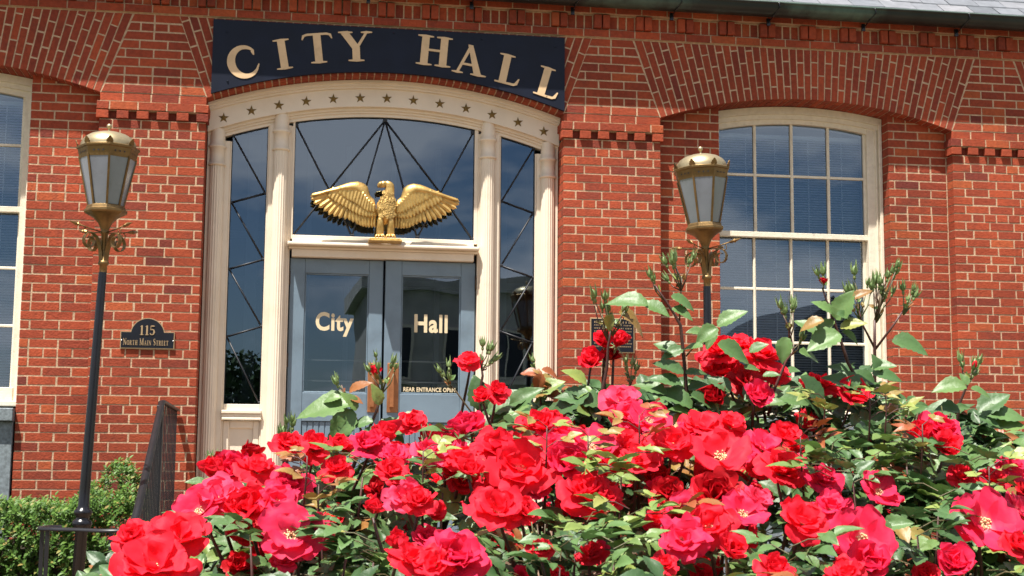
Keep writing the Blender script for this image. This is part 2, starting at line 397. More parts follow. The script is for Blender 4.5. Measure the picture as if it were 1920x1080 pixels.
def low(x):
    for c in BAYS:
        if abs(x-c) < BH: return bay_arc(x, c)+.005
    if abs(x-DC) < DH: return door_arc(x)+.005
    return .205
bnd = sorted(set(xs+[c+s*(BH-.004) for c in BAYS for s in (-1, 1)]+[DC+s*(DH-.004) for s in (-1, 1)]+[c+s*(BH+.004) for c in BAYS for s in (-1, 1)]+[DC+s*(DH+.004) for s in (-1, 1)]))
for i in range(len(bnd)-1):
    a, b = bnd[i], bnd[i+1]
    if b-a < 1e-4: continue
    la_, lb_ = low(a), low(b)
    if abs(la_-lb_) > .05: la_ = lb_ = min(la_, lb_)
    mo.face([(a, MY, la_), (b, MY, lb_), (b, MY, TOP+.01), (a, MY, TOP+.01)])
    mo.face([(a, MY, la_), (a, .27, la_), (b, .27, lb_), (b, MY, lb_)])
for (c, (wa, wb)) in zip(BAYS, WINS):
    for a, b in ((c-BH, wa), (wb, c+BH)):
        mo.box(a-.01 if a < c-1 else a+.004, b-.004 if b < c else b+.01, REC+MY, WY+.06, GZ, max(bay_arc(a, c), bay_arc(b, c))+.03)
    mo.box(wa, wb, REC+.08, WY+.1, GZ, -2.3)
mo.box(-1.65, 12.68, -.016, .3, TOP+.004, TOP+CRS-.004); mo.box(-1.65, 12.68, MY, .3, TOP+CRS-.004, ZD1+.002)
mo.box(-1.65, 12.68, -.046, .3, ZD1+.004, TOP+3.45*CRS+.012); mo.box(-1.65, 12.68, -.069, .3, TOP+3.45*CRS+.0125, TOP+4.5*CRS+.012)
mo.build('mortar_backing', MORTAR, hall)
# gutter and roof
g = MB(); prof = []
for i in range(13):
    a = pi*(i/12); prof.append((-.165-.085*cos(a)*1.0, 1.125-.075*sin(a)))
pr = [(-.257, 1.131), (-.262, 1.137), (-.257, 1.142)]+[(y, z) for y, z in prof]
gx = [-2+i*.5 for i in range(32)]
P = [[(x, y, z) for (y, z) in pr] for x in gx]; g.grid(P)
g.tube([(-2, -.256, 1.139), (13.5, -.256, 1.139)], .0075, 8, 0)
gut = g.build('gutter', GUTT, hall)
gr = MB(); gr.tube([(-2, -.2585, 1.1475), (13.5, -.2585, 1.1475)], .004, 8)  # thin line on the lip, the rim's sheen put into its pale green
gr.build('gutter_rim_sheen', mat('green_rim_sheen', (.30, .42, .36), .3, metal=.5, var=.2, vscale=3), gut)
for i in range(18):
    x = -1.2+i*.82
    b = MB(); b.tube([(x, -.262, 1.142), (x+.012, -.255, 1.10), (x-.03, -.20, 1.045), (x-.03, -.12, 1.03), (x-.03, -.082, 1.035)], .005, 6); b.box(x-.045, x-.015, -.09, -.073, 1.0, 1.06)
    b.build('gutter_bracket', BLACK, gut)
s = MB(); RA = radians(38)
for r_ in range(18):
    y = -.215+r_*.17*cos(RA); z = 1.165+r_*.17*sin(RA); x = -2+(r_ % 2)*.13+J(.02)
    while x < 13.4:
        ww = .26+J(.03); t = .011; rr = R.random(); zz = J(.003)
        dx = .2*cos(RA)+J(.004); dz = .2*sin(RA)
        V = [(x+.003, y+J(.006), z-.004+zz), (x+ww-.003, y+J(.006), z-.004+zz), (x+ww-.003, y+dx, z+dz-.014+zz), (x+.003, y+dx, z+dz-.014+zz)]
        W = [(a, b, c+t) for a, b, c in V]
        s.mesh(V+W, [(4, 5, 6, 7), (0, 1, 5, 4), (1, 2, 6, 5), (3, 0, 4, 7), (2, 3, 7, 6)], 0, rr); x += ww
s.mesh([(-2, -.2, 1.15), (13.4, -.2, 1.15), (13.4, 3, 1.15+3.2*tan(RA)-.02), (-2, 3, 1.15+3.2*tan(RA)-.02)], [(0, 1, 2, 3)], 0, .1)
s.box(-2, 13.4, -.21, 0, 1.118, 1.148, 0, .0)
s.build('slate_roof', SLATE, hall)
# dark rooms behind the glass
d = MB()
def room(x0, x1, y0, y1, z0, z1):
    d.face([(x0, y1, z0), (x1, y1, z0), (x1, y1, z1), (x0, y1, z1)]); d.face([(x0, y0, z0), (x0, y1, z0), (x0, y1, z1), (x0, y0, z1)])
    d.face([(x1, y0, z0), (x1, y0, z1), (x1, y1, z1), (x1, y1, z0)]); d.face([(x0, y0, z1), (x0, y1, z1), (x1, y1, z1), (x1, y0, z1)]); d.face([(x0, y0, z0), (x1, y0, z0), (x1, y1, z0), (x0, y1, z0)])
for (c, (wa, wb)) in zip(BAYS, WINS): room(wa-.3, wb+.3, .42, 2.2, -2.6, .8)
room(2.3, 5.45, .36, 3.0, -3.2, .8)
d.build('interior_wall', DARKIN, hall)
v_ = MB()
for x in (3.28, 3.62, 4.02, 4.42): v_.box(x-.022, x+.022, 1.5, 1.56, -3.1, .2)
for z in (-2.05, -1.02, -.62): v_.box(2.5, 5.2, 1.505, 1.555, z-.03, z+.03)
for x in (2.80, 4.95): v_.box(x-.05, x+.05, 1.2, 1.3, -3.1, .2)
v_.build('vestibule_frame', mat('inner_frame_paint', (.10, .13, .18), .6), hall)

# ------------------------------------------------------------------ tall double-hung windows
def strip_arc(mb, c, xa, xb, f0, f1, y0, y1, n=24, mi=0):
    """band between two curves z=f0(x) (low) and z=f1(x) (high)"""
    q = [xa+(xb-xa)*i/n for i in range(n+1)]
    V = []; F_ = []
    for x in q: V += [(x, y0, f0(x)), (x, y0, f1(x)), (x, y1, f1(x)), (x, y1, f0(x))]
    for i in range(n):
        a = i*4; b = a+4
        F_ += [(a, b, b+1, a+1), (a+1, b+1, b+2, a+2), (a+3, b+3, b, a)]
    F_ += [(0, 1, 2, 3), (4*n+3, 4*n+2, 4*n+1, 4*n)]
    mb.mesh(V, F_, mi)
def arcf(c, crown, Rr): return lambda x: crown-Rr+sqrt(Rr*Rr-(x-c)**2)
ZMT, ZMB = -.655, -.70        # meeting rail
def window(c, wa, wb, lf, rf):
    ga, gb = wa+lf, wb-rf
    f = MB(); top = arcf(c, .386, 3.855); sasht = arcf(c, .274, 3.2)
    # outer casing with a stepped moulding
    for (x0, x1, inn) in ((wa+.002, ga-.01, 1), (gb+.01, wb-.002, -1)):
        f.box(x0, x1, WY+.03, .42, -2.19, .29, bev=.004)
        e0, e1 = (x0, x0+.028) if inn == 1 else (x1-.028, x1)
        f.box(e0, e1, WY-.004, WY+.034, -2.19, .30, bev=.004)
        if x1-x0 > .08:
            e0, e1 = (x0+.040, x0+.054) if inn == 1 else (x1-.054, x1-.040)
            f.box(e0, e1, WY+.014, WY+.034, -2.19, .285, bev=.003)
    strip_arc(f, c, wa+.002, wb-.002, lambda x: top(x)-.035, lambda x: top(x)+.024, WY-.002, WY+.05)
    strip_arc(f, c, wa+.002, wb-.002, lambda x: top(x)-.075, lambda x: top(x)-.036, WY+.016, WY+.06)
    strip_arc(f, c, ga-.03, gb+.03, sasht, lambda x: top(x)-.072, WY+.036, .42)
    f.box(wa+.002, wb-.002, WY-.05, .42, -2.195, -2.155, bev=.006); f.box(ga-.03, gb+.03, WY+.02, .42, -2.155, -2.05, bev=.004)
    fr = f.build('window', CREAMW, hall)
    # sashes
    u = MB(); Y0, Y1 = .300, .335; L0, L1 = .345, .38
    u.box(ga-.012, gb+.012, Y0-.012, Y1+.012, ZMB, ZMT, bev=.004)
    pw = (gb-ga)/4
    for i in range(5):
        x = ga+i*pw; h = .011 if 0 < i < 4 else .012
        strip_arc(u, c, x-h, x+h, lambda q: ZMT, sasht, Y0, Y1, n=2)
        u.box(x-h, x+h, L0, L1, -2.06, ZMB+.002, bev=.003)
        if 0 < i < 4: u.box(x-.003, x+.003, Y0-.004, Y0+.002, ZMT, .2); u.box(x-.003, x+.003, L0-.004, L0+.002, -2.06, ZMB)
    u.box(ga, gb, Y0+.002, Y1, -.182, -.160, bev=.004)
    for z in (-1.128, -1.575): u.box(ga, gb, L0+.002, L1, z-.011, z+.011, bev=.004)
    # little horns of the upper sash
    for x, sg in ((ga-.012, -1), (gb+.012, 1)):
        u.prism([(x, ZMB-.06), (x+.03*sg, ZMB-.045), (x+.035*sg, ZMB), (x, ZMB)] if sg > 0 else [(x, ZMB-.06), (x, ZMB), (x+.035*sg, ZMB), (x+.03*sg, ZMB-.045)], .30, .33, back=True)
    u.build('sash', CREAMW, fr)
    p = MB()
    n = 12
    for i in range(n):
        a, b = ga+(gb-ga)*i/n, ga+(gb-ga)*(i+1)/n
        p.face([(a, Y0+.018, ZMT), (b, Y0+.018, ZMT), (b, Y0+.018, sasht(b)), (a, Y0+.018, sasht(a))])
    p.face([(ga, L0+.018, -2.06), (gb, L0+.018, -2.06), (gb, L0+.018, ZMB), (ga, L0+.018, ZMB)])
    p.build('pane', GLASS, fr)
    b = MB(); z = -2.05; i = 0
    b.box(ga-.01, gb+.01, .43, .46, .175, .21)
    while z < .17:
        yy = .447; tl = .0085+J(.0008); sag = J(.0008)
        b.mesh([(ga-.01, yy-.011, z-tl+sag), (gb+.01, yy-.011, z-tl-sag), (gb+.01, yy+.011, z+tl-sag), (ga-.01, yy+.011, z+tl+sag)], [(0, 1, 2, 3)], 0); z += .0215
    for x in (.22, .42, .65, .88): b.box(ga+(gb-ga)*x-.004, ga+(gb-ga)*x+.004, .432, .434, -2.05, .17)
    b.build('venetian_blind', BLIND, fr)
for (c, (wa, wb)) in zip(BAYS, WINS):
    window(c, wa, wb, .045 if c > 1 else .09, .135 if c > 1 else .085)
    g = MB(); g.box(wa-.0, wb-.004, .045, .30, -2.31, -2.213, bev=.006); g.box(wa+.001, wb-.012, .10, .25, GZ, -2.312, bev=.003)
    g.build('stone_sill', GRANITE, hall)

# ------------------------------------------------------------------ entrance surround
e = MB()
A_top = arcf(DC, .440, 4.15); A_mid = arcf(DC, .372, 4.1); A_fb = arcf(DC, .236, 3.9); A_gl = arcf(DC, .170, 3.9)
xa, xb = 2.468, 5.272
strip_arc(e, DC, xa, xb, lambda x: A_top(x)-.022, A_top, .125, .33, 40)
strip_arc(e, DC, xa, xb, lambda x: A_top(x)-.042, lambda x: A_top(x)-.0225, .140, .33, 40)
strip_arc(e, DC, xa, xb, lambda x: A_top(x)-.060, lambda x: A_top(x)-.0425, .155, .33, 40)
strip_arc(e, DC, xa, xb, A_fb, lambda x: A_top(x)-.0605, .175, .33, 40)
strip_arc(e, DC, xa, xb, lambda x: A_fb(x)-.022, lambda x: A_fb(x)-.0006, .215, .33, 40)
strip_arc(e, DC, xa, xb, lambda x: A_fb(x)-.040, lambda x: A_fb(x)-.0226, .235, .33, 40)
strip_arc(e, DC, xa, xb, A_gl, lambda x: A_fb(x)-.0406, .25, .33, 40)
e.build('arched_fascia', CREAM, hall)
c_ = MB()
def casing(x0, x1, z0):
    zt = min(A_gl(x0), A_gl(x1))+.012
    c_.box(x0+.012, x1-.012, .245, .34, z0, zt, bev=.003)
    c_.box(x0, x0+.013, .26, .34, z0, zt, bev=.003); c_.box(x1-.013, x1, .26, .34, z0, zt, bev=.003)
casing(2.468, 2.655, GZ); casing(2.935, 3.128, GZ); casing(4.622, 4.806, GZ); c_.box(3.1285, 3.147, .262, .34, -.8415, .12, bev=.003); c_.box(4.5905, 4.6215, .262, .34, -.8415, .12, bev=.003); casing(5.088, 5.272, GZ)
# transom rail and ledge
c_.box(3.146, 4.591, .235, .34, -.985, -.925, bev=.004); c_.box(3.120, 4.618, .222, .34, -.924, -.905, bev=.005)
c_.box(3.112, 4.625, .150, .33, -.904, -.878, bev=.007); c_.box(3.146, 4.591, .235, .34, -.877, -.842, bev=.004); c_.box(3.146, 4.591, .26, .34, -.8415, -.810, bev=.003)
# sills and panels below the sidelights
for x0, x1 in ((2.655, 2.935), (4.806, 5.088)):
    c_.box(x0+.0005, x1-.0005, .262, .34, -2.20, -2.152, bev=.003); c_.box(x0-.012, x1+.012, .215, .26, -2.226, -2.2005, bev=.004); c_.box(x0-.012, x1+.012, .228, .26, -2.256, -2.2265, bev=.004)
    c_.box(x0-.012, x1+.012, .222, .26, -2.276, -2.2565, bev=.004)
    c_.box(x0+.0005, x1-.0005, .285, .34, GZ, -2.277)
    for (a, b, zz0, zz1) in ((x0+.001, x0+.05, GZ, -2.2775), (x1-.05, x1-.001, GZ, -2.2775), (x0+.0505, x1-.0505, -2.34, -2.278)): c_.box(a, b, .268, .286, zz0, zz1, bev=.006)
c_.box(2.47, 2.49, .22, .34, GZ, .2); c_.box(5.25, 5.27, .22, .34, GZ, .2)
c_.build('entrance_frame', CREAM, hall)
for x in (2.545, 3.040, 4.697, 5.190):
    m = MB(); ct = A_fb(x)+.002; r0 = .058; cc = (x, .235, 0)
    m.lathe([(r0, GZ+.5), (r0, ct-.292)], 112, cc, flute=.0055, fn=18, rot=pi/18)
    col = m.build('fluted_column', CREAM, hall)
    k = MB(); z = ct
    k.lathe([(r0-.002, z-.295), (r0+.009, z-.293), (r0+.013, z-.285), (r0+.009, z-.277), (r0+.001, z-.273), (r0+.001, z-.155), (r0+.010, z-.151), (r0+.015, z-.140), (r0+.009, z-.130), (r0+.002, z-.125), (r0+.001, z-.08), (r0-.002, z-.03), (r0-.006, z+.004)], 32, cc)
    k.build('capital', CREAM, col)
# the stars
PH = [atan2(0, 1)]
for i in range(13):
    x = 3.866+(i-6)*.2130; z = A_fb(x)+.069
    s_ = MB(); V = [(x, .160, z)]; F_ = []
    ro = J(.06)
    for k in range(10):
        rr = .044 if k % 2 == 0 else .0178; a = pi/2+k*pi/5+ro; V.append((x+rr*cos(a), .1735, z+rr*sin(a)))
    for k in range(10): F_.append((0, 1+(k+1) % 10, 1+k))
    s_.mesh(V, [tuple(reversed(q)) for q in F_]); s_.build('star', STARM, hall)
# glass with its leading
g = MB()
def gpane(mb, x0, x1, z0, f, y, n=14):
    for i in range(n):
        a, b = x0+(x1-x0)*i/n, x0+(x1-x0)*(i+1)/n
        mb.face([(a, y, z0), (b, y, z0), (b, y, f(b)), (a, y, f(a))])
def lead(mb, pts, r_=.0068):
    for a, b in pts: mb.tube([(a[0], .274, a[1]), (b[0], .274, b[1])], r_, 6)
def node(mb, q, s_=.016): mb.box(q[0]-s_, q[0]+s_, .264, .279, q[1]-s_, q[1]+s_, bev=.004)
g = MB(); gpane(g, 3.147, 4.590, -.812, A_gl, .285); tr_ = g.build('transom_window', GLASS, hall)
l_ = MB(); TA, TT, TB = (3.155, .078), (3.861, .152), (4.578, .082); M1, M2 = (3.426, -.436), (4.319, -.429); B1, B2 = (3.616, -.805), (4.136, -.803); C1, C2 = (3.156, -.806), (4.584, -.804)
lead(l_, [(TA, M1), (TT, M1), (TT, B1), (TT, B2), (TT, M2), (TB, M2), (M1, C1), (M2, C2), (M1, B1), (M2, B2)])
for q in (TA, TT, TB, B1, B2, C2): node(l_, q)
strip_arc(l_, DC, 3.147, 4.59, lambda x: A_gl(x)-.006, lambda x: A_gl(x)-.0005, .268, .284, 24); l_.box(3.1475, 3.152, .268, .284, -.81, .09); l_.box(4.585, 4.5895, .268, .284, -.81, .09)
l_.build('leading', LEAD, tr_)
SLP = [[(2.666, -.028), (2.926, -.482), (2.665, -.565), (2.926, -1.012), (2.664, -1.095), (2.926, -1.543), (2.663, -1.628), (2.926, -2.140)],
       [(5.077, -.030), (4.818, -.478), (5.078, -.564), (4.818, -1.007), (5.078, -1.094), (4.817, -1.539), (5.078, -1.625), (4.818, -2.140)]]
for (x0, x1), pts in zip(((2.655, 2.935), (4.806, 5.088)), SLP):
    g = MB(); gpane(g, x0, x1, -2.152, A_gl, .285, 4); sg = g.build('sidelight_window', GLASS, hall)
    l_ = MB(); lead(l_, list(zip(pts[:-1], pts[1:])))
    for q in pts: node(l_, q, .010)
    l_.box(x0+.0005, x0+.006, .268, .284, -2.15, -.03 if x0 < 4 else .03); l_.box(x1-.006, x1-.0005, .268, .284, -2.15, .03 if x0 < 4 else -.03)
    strip_arc(l_, DC, x0, x1, lambda x: A_gl(x)-.008, lambda x: A_gl(x)-.0005, .268, .284, 4)
    l_.build('leading', LEAD, sg)

# ------------------------------------------------------------------ lettering
def text_mesh(mb, txt, size, x, z, y, depth, bold=0, width=None, mi=0, align='CENTER', rot=0, tr_=1.0):
    cu = bpy.data.curves.new('t', 'FONT'); cu.body = txt; cu.size = size; cu.align_x = align; cu.offset = bold; cu.extrude = depth/2; cu.space_character = tr_; cu.resolution_u = 4
    ob = bpy.data.objects.new('t', cu); COL.objects.link(ob)
    dg = bpy.context.evaluated_depsgraph_get(); me = bpy.data.meshes.new_from_object(ob.evaluated_get(dg))
    xs_ = [v.co.x for v in me.vertices]; sx = (width/(max(xs_)-min(xs_))) if width else 1; cm = (max(xs_)+min(xs_))/2
    V = []
    for v in me.vertices:
        a, b = ((v.co.x-cm)*sx, v.co.y); V.append((x+a*cos(rot)-b*sin(rot), y-v.co.z, z+a*sin(rot)+b*cos(rot)))
    mb.mesh(V, [tuple(p.vertices) for p in me.polygons], mi)
    bpy.data.objects.remove(ob); bpy.data.curves.remove(cu); bpy.data.meshes.remove(me)
def arcpts(cx, cy, rx, ry, a0, a1, n, w0, wm, pw=1.0):
    P_ = []
    for i in range(n+1):
        t = i/n; a = radians(a0+(a1-a0)*t); P_.append((cx+rx*cos(a), cy+ry*sin(a), w0+(wm-w0)*max(0, sin(pi*t))**pw))
    return P_
T_, t_ = .20, .075
def sf(x0, x1, y): # serif bar
    return [(x0, y, .035), (x0+.05, y, .05), ((x0+x1)/2, y, .085), (x1-.05, y, .05), (x1, y, .035)]
GLY = {
 'I': (.42, [[(.21, 0, T_), (.21, 1, T_)], sf(0, .42, .028), sf(0, .42, .972)]),
 'L': (.66, [[(.21, 0, T_), (.21, 1, T_)], sf(0, .42, .972), [(0, .03, .05), (.3, .035, .075), (.52, .04, .08), (.58, .08, .09), (.635, .27, .035)]]),
 'T': (.80, [[(.40, 0, T_), (.40, 1, T_)], sf(.19, .61, .028), [(.01, .80, .03), (.05, .93, .075), (.14, .965, .075), (.40, .97, .07), (.66, .965, .075), (.75, .93, .075), (.79, .80, .03)]]),
 'Y': (.86, [[(.44, 0, T_), (.44, .48, T_)], [(.46, .42, .14), (.44, .45, .2), (.14, .98, T_)], [(.46, .44, .09), (.73, .98, t_)], sf(.23, .65, .028), sf(-.02, .36, .972), sf(.58, .88, .972)]),
 'H': (.92, [[(.21, 0, T_), (.21, 1, T_)], [(.71, 0, T_), (.71, 1, T_)], [(.21, .52, t_), (.71, .52, t_)], sf(0, .42, .028), sf(0, .42, .972), sf(.50, .92, .028), sf(.50, .92, .972)]),
 'A': (.90, [[(.14, 0, t_), (.42, .96, t_*1.2)], [(.40, 1.0, .13), (.70, 0, T_)], [(.24, .33, t_), (.62, .33, t_)], sf(0, .30, .028), sf(.50, .92, .028)]),
 'C': (.80, [arcpts(.44, .5, .335, .455, 40, 325, 30, .05, T_, .9), [(.655, .845, .03), (.675, .78, .085), (.685, .66, .03)], [(.685, .21, .03), (.725, .27, .05), (.765, .36, .03)]]),
 'N': (.90, [[(.17, 0, t_), (.17, 1, t_)], [(.76, 0, t_), (.76, 1, t_)], [(.13, 1, T_), (.76, .03, T_)], sf(.03, .33, .028), sf(0, .25, .972), sf(.62, .90, .972)]),
 'O': (.86, [arcpts(.43, .5, .345, .455, 90, 270, 20, .06, T_, .8), arcpts(.43, .5, .345, .455, -90, 90, 20, .06, T_, .8)]),
 'R': (.84, [[(.21, 0, T_), (.21, 1, T_)], [(.21, .965, .07), (.40, .965, .07), (.56, .93, .12), (.62, .75, T_*.9), (.56, .56, .12), (.40, .52, .07), (.21, .52, .07)], [(.42, .5, .14), (.66, .05, T_*.9), (.80, .03, .06)], sf(0, .42, .028), sf(0, .3, .972)]),
 'M': (1.1, [[(.15, 0, t_), (.15, 1, t_)], [(.9, 0, T_), (.9, 1, T_)], [(.15, 1, .17), (.50, .05, .15)], [(.50, .05, .07), (.86, 1, .07)], sf(0, .3, .028), sf(0, .25, .972), sf(.72, 1.1, .028), sf(.8, 1.1, .972)]),
 'S': (.66, [[(.56, .72, .03), (.55, .86, .05), (.46, .95, .07), (.33, .965, .08), (.18, .90, .13), (.12, .76, .17), (.22, .62, .2), (.42, .46, .2), (.53, .30, .18), (.50, .13, .14), (.36, .035, .08), (.22, .04, .07), (.11, .12, .05), (.09, .28, .03)]]),
 'E': (.70, [[(.21, 0, T_), (.21, 1, T_)], [(0, .03, .05), (.54, .035, .075), (.62, .10, .07), (.66, .26, .03)], [(0, .97, .05), (.50, .965, .075), (.58, .90, .07), (.60, .76, .03)], [(.21, .52, .07), (.46, .52, .07), (.48, .52, .18)]]),
 '1': (.40, [[(.22, 0, .17), (.22, 1, .17)], sf(.02, .42, .028), [(.04, .86, .04), (.22, .95, .07)]]),
 '5': (.60, [[(.10, .95, .11), (.50, .95, .11)], [(.11, .95, .06), (.09, .55, .06)], [(.09, .53, .06), (.24, .60, .09), (.42, .54, .13), (.48, .32, .18), (.40, .10, .13), (.24, .03, .08), (.10, .10, .1), (.06, .2, .12)]]),
}
def glyph(mb, ch, h, x, z, y, depth, rot=0, sx=1.0, mi=0):
    wd, strokes = GLY[ch]
    for si, st in enumerate(strokes):
        yy = y-depth-si*.00035*(h/.25); n = len(st); Lp, Rp = [], []
        for i in range(n):
            a = st[max(i-1, 0)]; b = st[min(i+1, n-1)]; dx, dy = b[0]-a[0], b[1]-a[1]; ll = sqrt(dx*dx+dy*dy)+1e-9; nx, ny = -dy/ll, dx/ll; hw = st[i][2]/2
            if n == 2 and abs(dx) > .01 and abs(dy) > .3: nx, ny = (1 if nx > 0 else -1), 0   # slanted stems are cut level
            Lp.append((st[i][0]+nx*hw, st[i][1]+ny*hw)); Rp.append((st[i][0]-nx*hw, st[i][1]-ny*hw))
        def W(p):
            a, b = (p[0]-wd/2)*h*sx, (p[1]-.5)*h
            return (x+a*cos(rot)-b*sin(rot), z+a*sin(rot)+b*cos(rot))
        for i in range(n-1):
            q = [W(Rp[i]), W(Rp[i+1]), W(Lp[i+1]), W(Lp[i])]
            ar = sum(q[k][0]*q[(k+1) % 4][1]-q[(k+1) % 4][0]*q[k][1] for k in range(4))
            if ar < 0: q.reverse()
            mb.prism(q, yy, y, mi)
# ------------------------------------------------------------------ doors
def leaf(x0, x1, glx0, glx1, hinge_left, ang, txt, tx, extra=None):
    hx = x0 if hinge_left else x1
    piv = Vector((hx, .30, 0))
    rt = Matrix.Translation(piv) @ Matrix.Rotation(ang, 4, 'Z') @ Matrix.Translation(-piv)
    def tf(mb): mb.v = [tuple(rt @ Vector(v)) for v in mb.v]; return mb
    Z0, Z1, g0, g1 = -3.145, -.990, -2.052, -1.105
    m = MB()
    m.box(x0, glx0, .30, .345, Z0, Z1, bev=.004); m.box(glx1, x1, .30, .345, Z0, Z1, bev=.004)
    m.box(glx0+.0005, glx1-.0005, .3012, .345, g1, Z1-.001, bev=.003); m.box(glx0+.0005, glx1-.0005, .3012, .345, -2.275, g0, bev=.003)
    n = 11
    for i in range(n):
        a = glx0+(glx1-glx0)*i/n; m.box(a+.001, a+(glx1-glx0)/n-.001, .313, .34, -3.0, -2.276, bev=.006)
    m.box(glx0+.0005, glx1-.0005, .3012, .345, Z0, -3.0, bev=.003)
    for (a, b, c0, c1) in ((glx0+.001, glx0+.011, g0, g1), (glx1-.011, glx1-.001, g0, g1), (glx0+.0115, glx1-.0115, g0+.001, g0+.011), (glx0+.0115, glx1-.0115, g1-.011, g1-.001)): m.box(a, b, .309, .335, c0, c1, bev=.003)
    d_ = tf(m).build('door', DOORP, hall)
    p = MB(); p.face([(glx0+.008, .325, g0+.008), (glx1-.008, .325, g0+.008), (glx1-.008, .325, g1-.008), (glx0+.008, .325, g1-.008)]); tf(p).build('pane', DGLASS, d_)
    t = MB(); text_mesh(t, txt, .196, tx, -1.553, .3235, .0008, bold=.0062, tr_=1.09, width=.30 if txt == 'City' else .268)
    tf(t).build('lettering', mat('cream_vinyl', (.68, .56, .36), .5, var=.03), d_)
    if extra:
        t = MB(); text_mesh(t, extra, .046, (4.047+4.468)/2, -2.030, .3235, .0006, bold=.0014, tr_=1.05, width=.415); tf(t).build('lettering', MATS['cream_vinyl'], d_)
    h = MB(); hx0, hx1 = (x1-.108, x1-.018) if hinge_left else (x0+.028, x0+.118)
    h.box(hx0, hx1, .291, .2995, -2.2, -1.81, bev=.004); xm = (hx0+hx1)/2
    h.box(hx0+.02, hx0+.05, .245, .252, -2.16, -1.85, bev=.003); h.box(hx0+.02, hx0+.05, .252, .292, -1.87, -1.85); h.box(hx0+.02, hx0+.05, .252, .292, -2.16, -2.14)
    tf(h).build('handle', COPPER, d_)
    b = MB()
    for z in (-1.79, -1.955): b.tube([(glx0-.02, .375, z), (glx1+.02, .375, z)], .007, 8)
    tf(b).build('push_bar', mat('dull_steel_bar', (.42, .44, .46), .4, metal=.4), d_)
    xh = x0-.004 if hinge_left else x1+.004
    for z in (-1.15, -1.80):
        hg = MB(); hg.tube([(xh, .292, z-.055), (xh, .292, z+.055)], .008, 8)
        hg.build('hinge', mat('old_bronze_hinge', (.09, .06, .04), .5, metal=.6), d_)
    for _ in range(1): pass
leaf(3.137, 3.874, 3.256, 3.762, True, radians(1.0), 'City', 3.497)
leaf(3.890, 4.612, 4.020, 4.498, False, radians(1.2), 'Hall', 4.262, 'REAR ENTRANCE OPEN')

# ------------------------------------------------------------------ sign board
SB = thing('sign_board', (DC, -.02, .5), 'arched navy board reading CITY HALL in raised cream letters', 'sign')
b = MB(); sbf = lambda x: door_arc(x)+.021
strip_arc(b, DC, 2.497, 5.277, sbf, lambda x: .822, -.030, -.004, 40)
for x, z in ((2.62, .33), (3.1, .47), (2.60, .72), (4.55, .46), (5.13, .33), (5.2, .74), (3.9, .78), (3.35, .77), (4.6, .77)): b.lathe([(.009, 0), (.009, .0), (.005, .004), (0, .005)], 8, (x, -.03, z))
b.build('board', NAVY, SB)
for ch, x, z, ht in (('C', 2.735, .489, .262), ('I', 3.036, .567, .248), ('T', 3.306, .630, .248), ('Y', 3.600, .660, .248), ('H', 4.222, .655, .250), ('A', 4.512, .598, .250), ('L', 4.826, .532, .250), ('L', 5.146, .441, .250)):
    m = MB(); glyph(m, ch, ht*.97, x, z, -.031, .004, rot=-(x-DC)*radians(12.3), sx=1.24); m.build('letter', LETT, SB)

# ------------------------------------------------------------------ house number plaque
pl = thing('house_number_plaque', (2.09, 0, -1.65), 'black arch-topped plaque reading 115 North Main Street on the brick pier', 'plaque')
def plaque_poly(gr):
    x0, x1, z0, z1 = 1.893+gr, 2.291-gr, -1.757+gr, -1.628-gr; cx_ = 2.092; r_ = .128-gr; zc = -1.652
    P_ = [(x0, z0), (x1, z0), (x1, z1)]
    a0 = asin((z1-zc)/r_)
    for i in range(17): a = a0+(pi-2*a0)*i/16; P_.append((cx_+r_*cos(a), zc+r_*sin(a)))
    return P_+[(x0, z1)]
m = MB(); m.prism(plaque_poly(0), -.014, -.001); m.build('rim', PBRONZ, pl)
m = MB(); m.prism(plaque_poly(.006), -.0155, -.012); m.build('field', PLAQ, pl)
m = MB(); x = 2.048
for ch in '115': glyph(m, ch, .072, x, -1.618, -.0152, .004, sx=.95); x += .038 if ch == '1' and x < 2.06 else .042
x = 1.914
for wd_ in ('NORTH', 'MAIN', 'STREET'):
    for i, ch in enumerate(wd_):
        hh = .050 if i == 0 else .036; sx = .56; wd = GLY[ch][0]*hh*sx; glyph(m, ch, hh, x+wd/2, -1.731+hh/2, -.0152, .003, sx=sx); x += wd+.0032
    x += .0115
m.build('lettering', PBRONZ, pl)
m = MB()
for x in (1.904, 2.281):
    m = MB(); m.tube([(x, -.018, -1.695), (x, -.010, -1.695)], .005, 10); m.build('screw', STEEL, pl)
# second plaque, half hidden by the roses
p2 = thing('history_plaque', (5.67, 0, -1.58), 'square dark bronze-rimmed plaque on the brick right of the door, half hidden by roses', 'plaque')
m = MB(); m.box(5.492, 5.852, -.016, -.001, -1.718, -1.441, bev=.003); m.build('rim', PBRONZ, p2)
m = MB(); m.box(5.501, 5.843, -.0175, -.010, -1.709, -1.450); m.build('field', PLAQ, p2)
m = MB()
for r_ in range(9):
    z = -1.475-r_*.024; x = 5.525+ (.0 if r_ else .0); 
    while x < 5.825:
        ww = R.uniform(.006, .013); m.box(x, x+ww*.55, -.0188, -.0172, z-(.008 if r_ == 0 else .0045), z+(.008 if r_ == 0 else .0045)); x += ww+ (.012 if R.random() < .2 else .002)
m.build('lettering', PBRONZ, p2)
def onY(u, v, Y):
    d = _F + _R*(u-960)/FPX - _U*(v-540)/FPX; t = (Y+CD)/d.y
    return Vector((CX+t*d.x, Y, CZ+t*d.z))
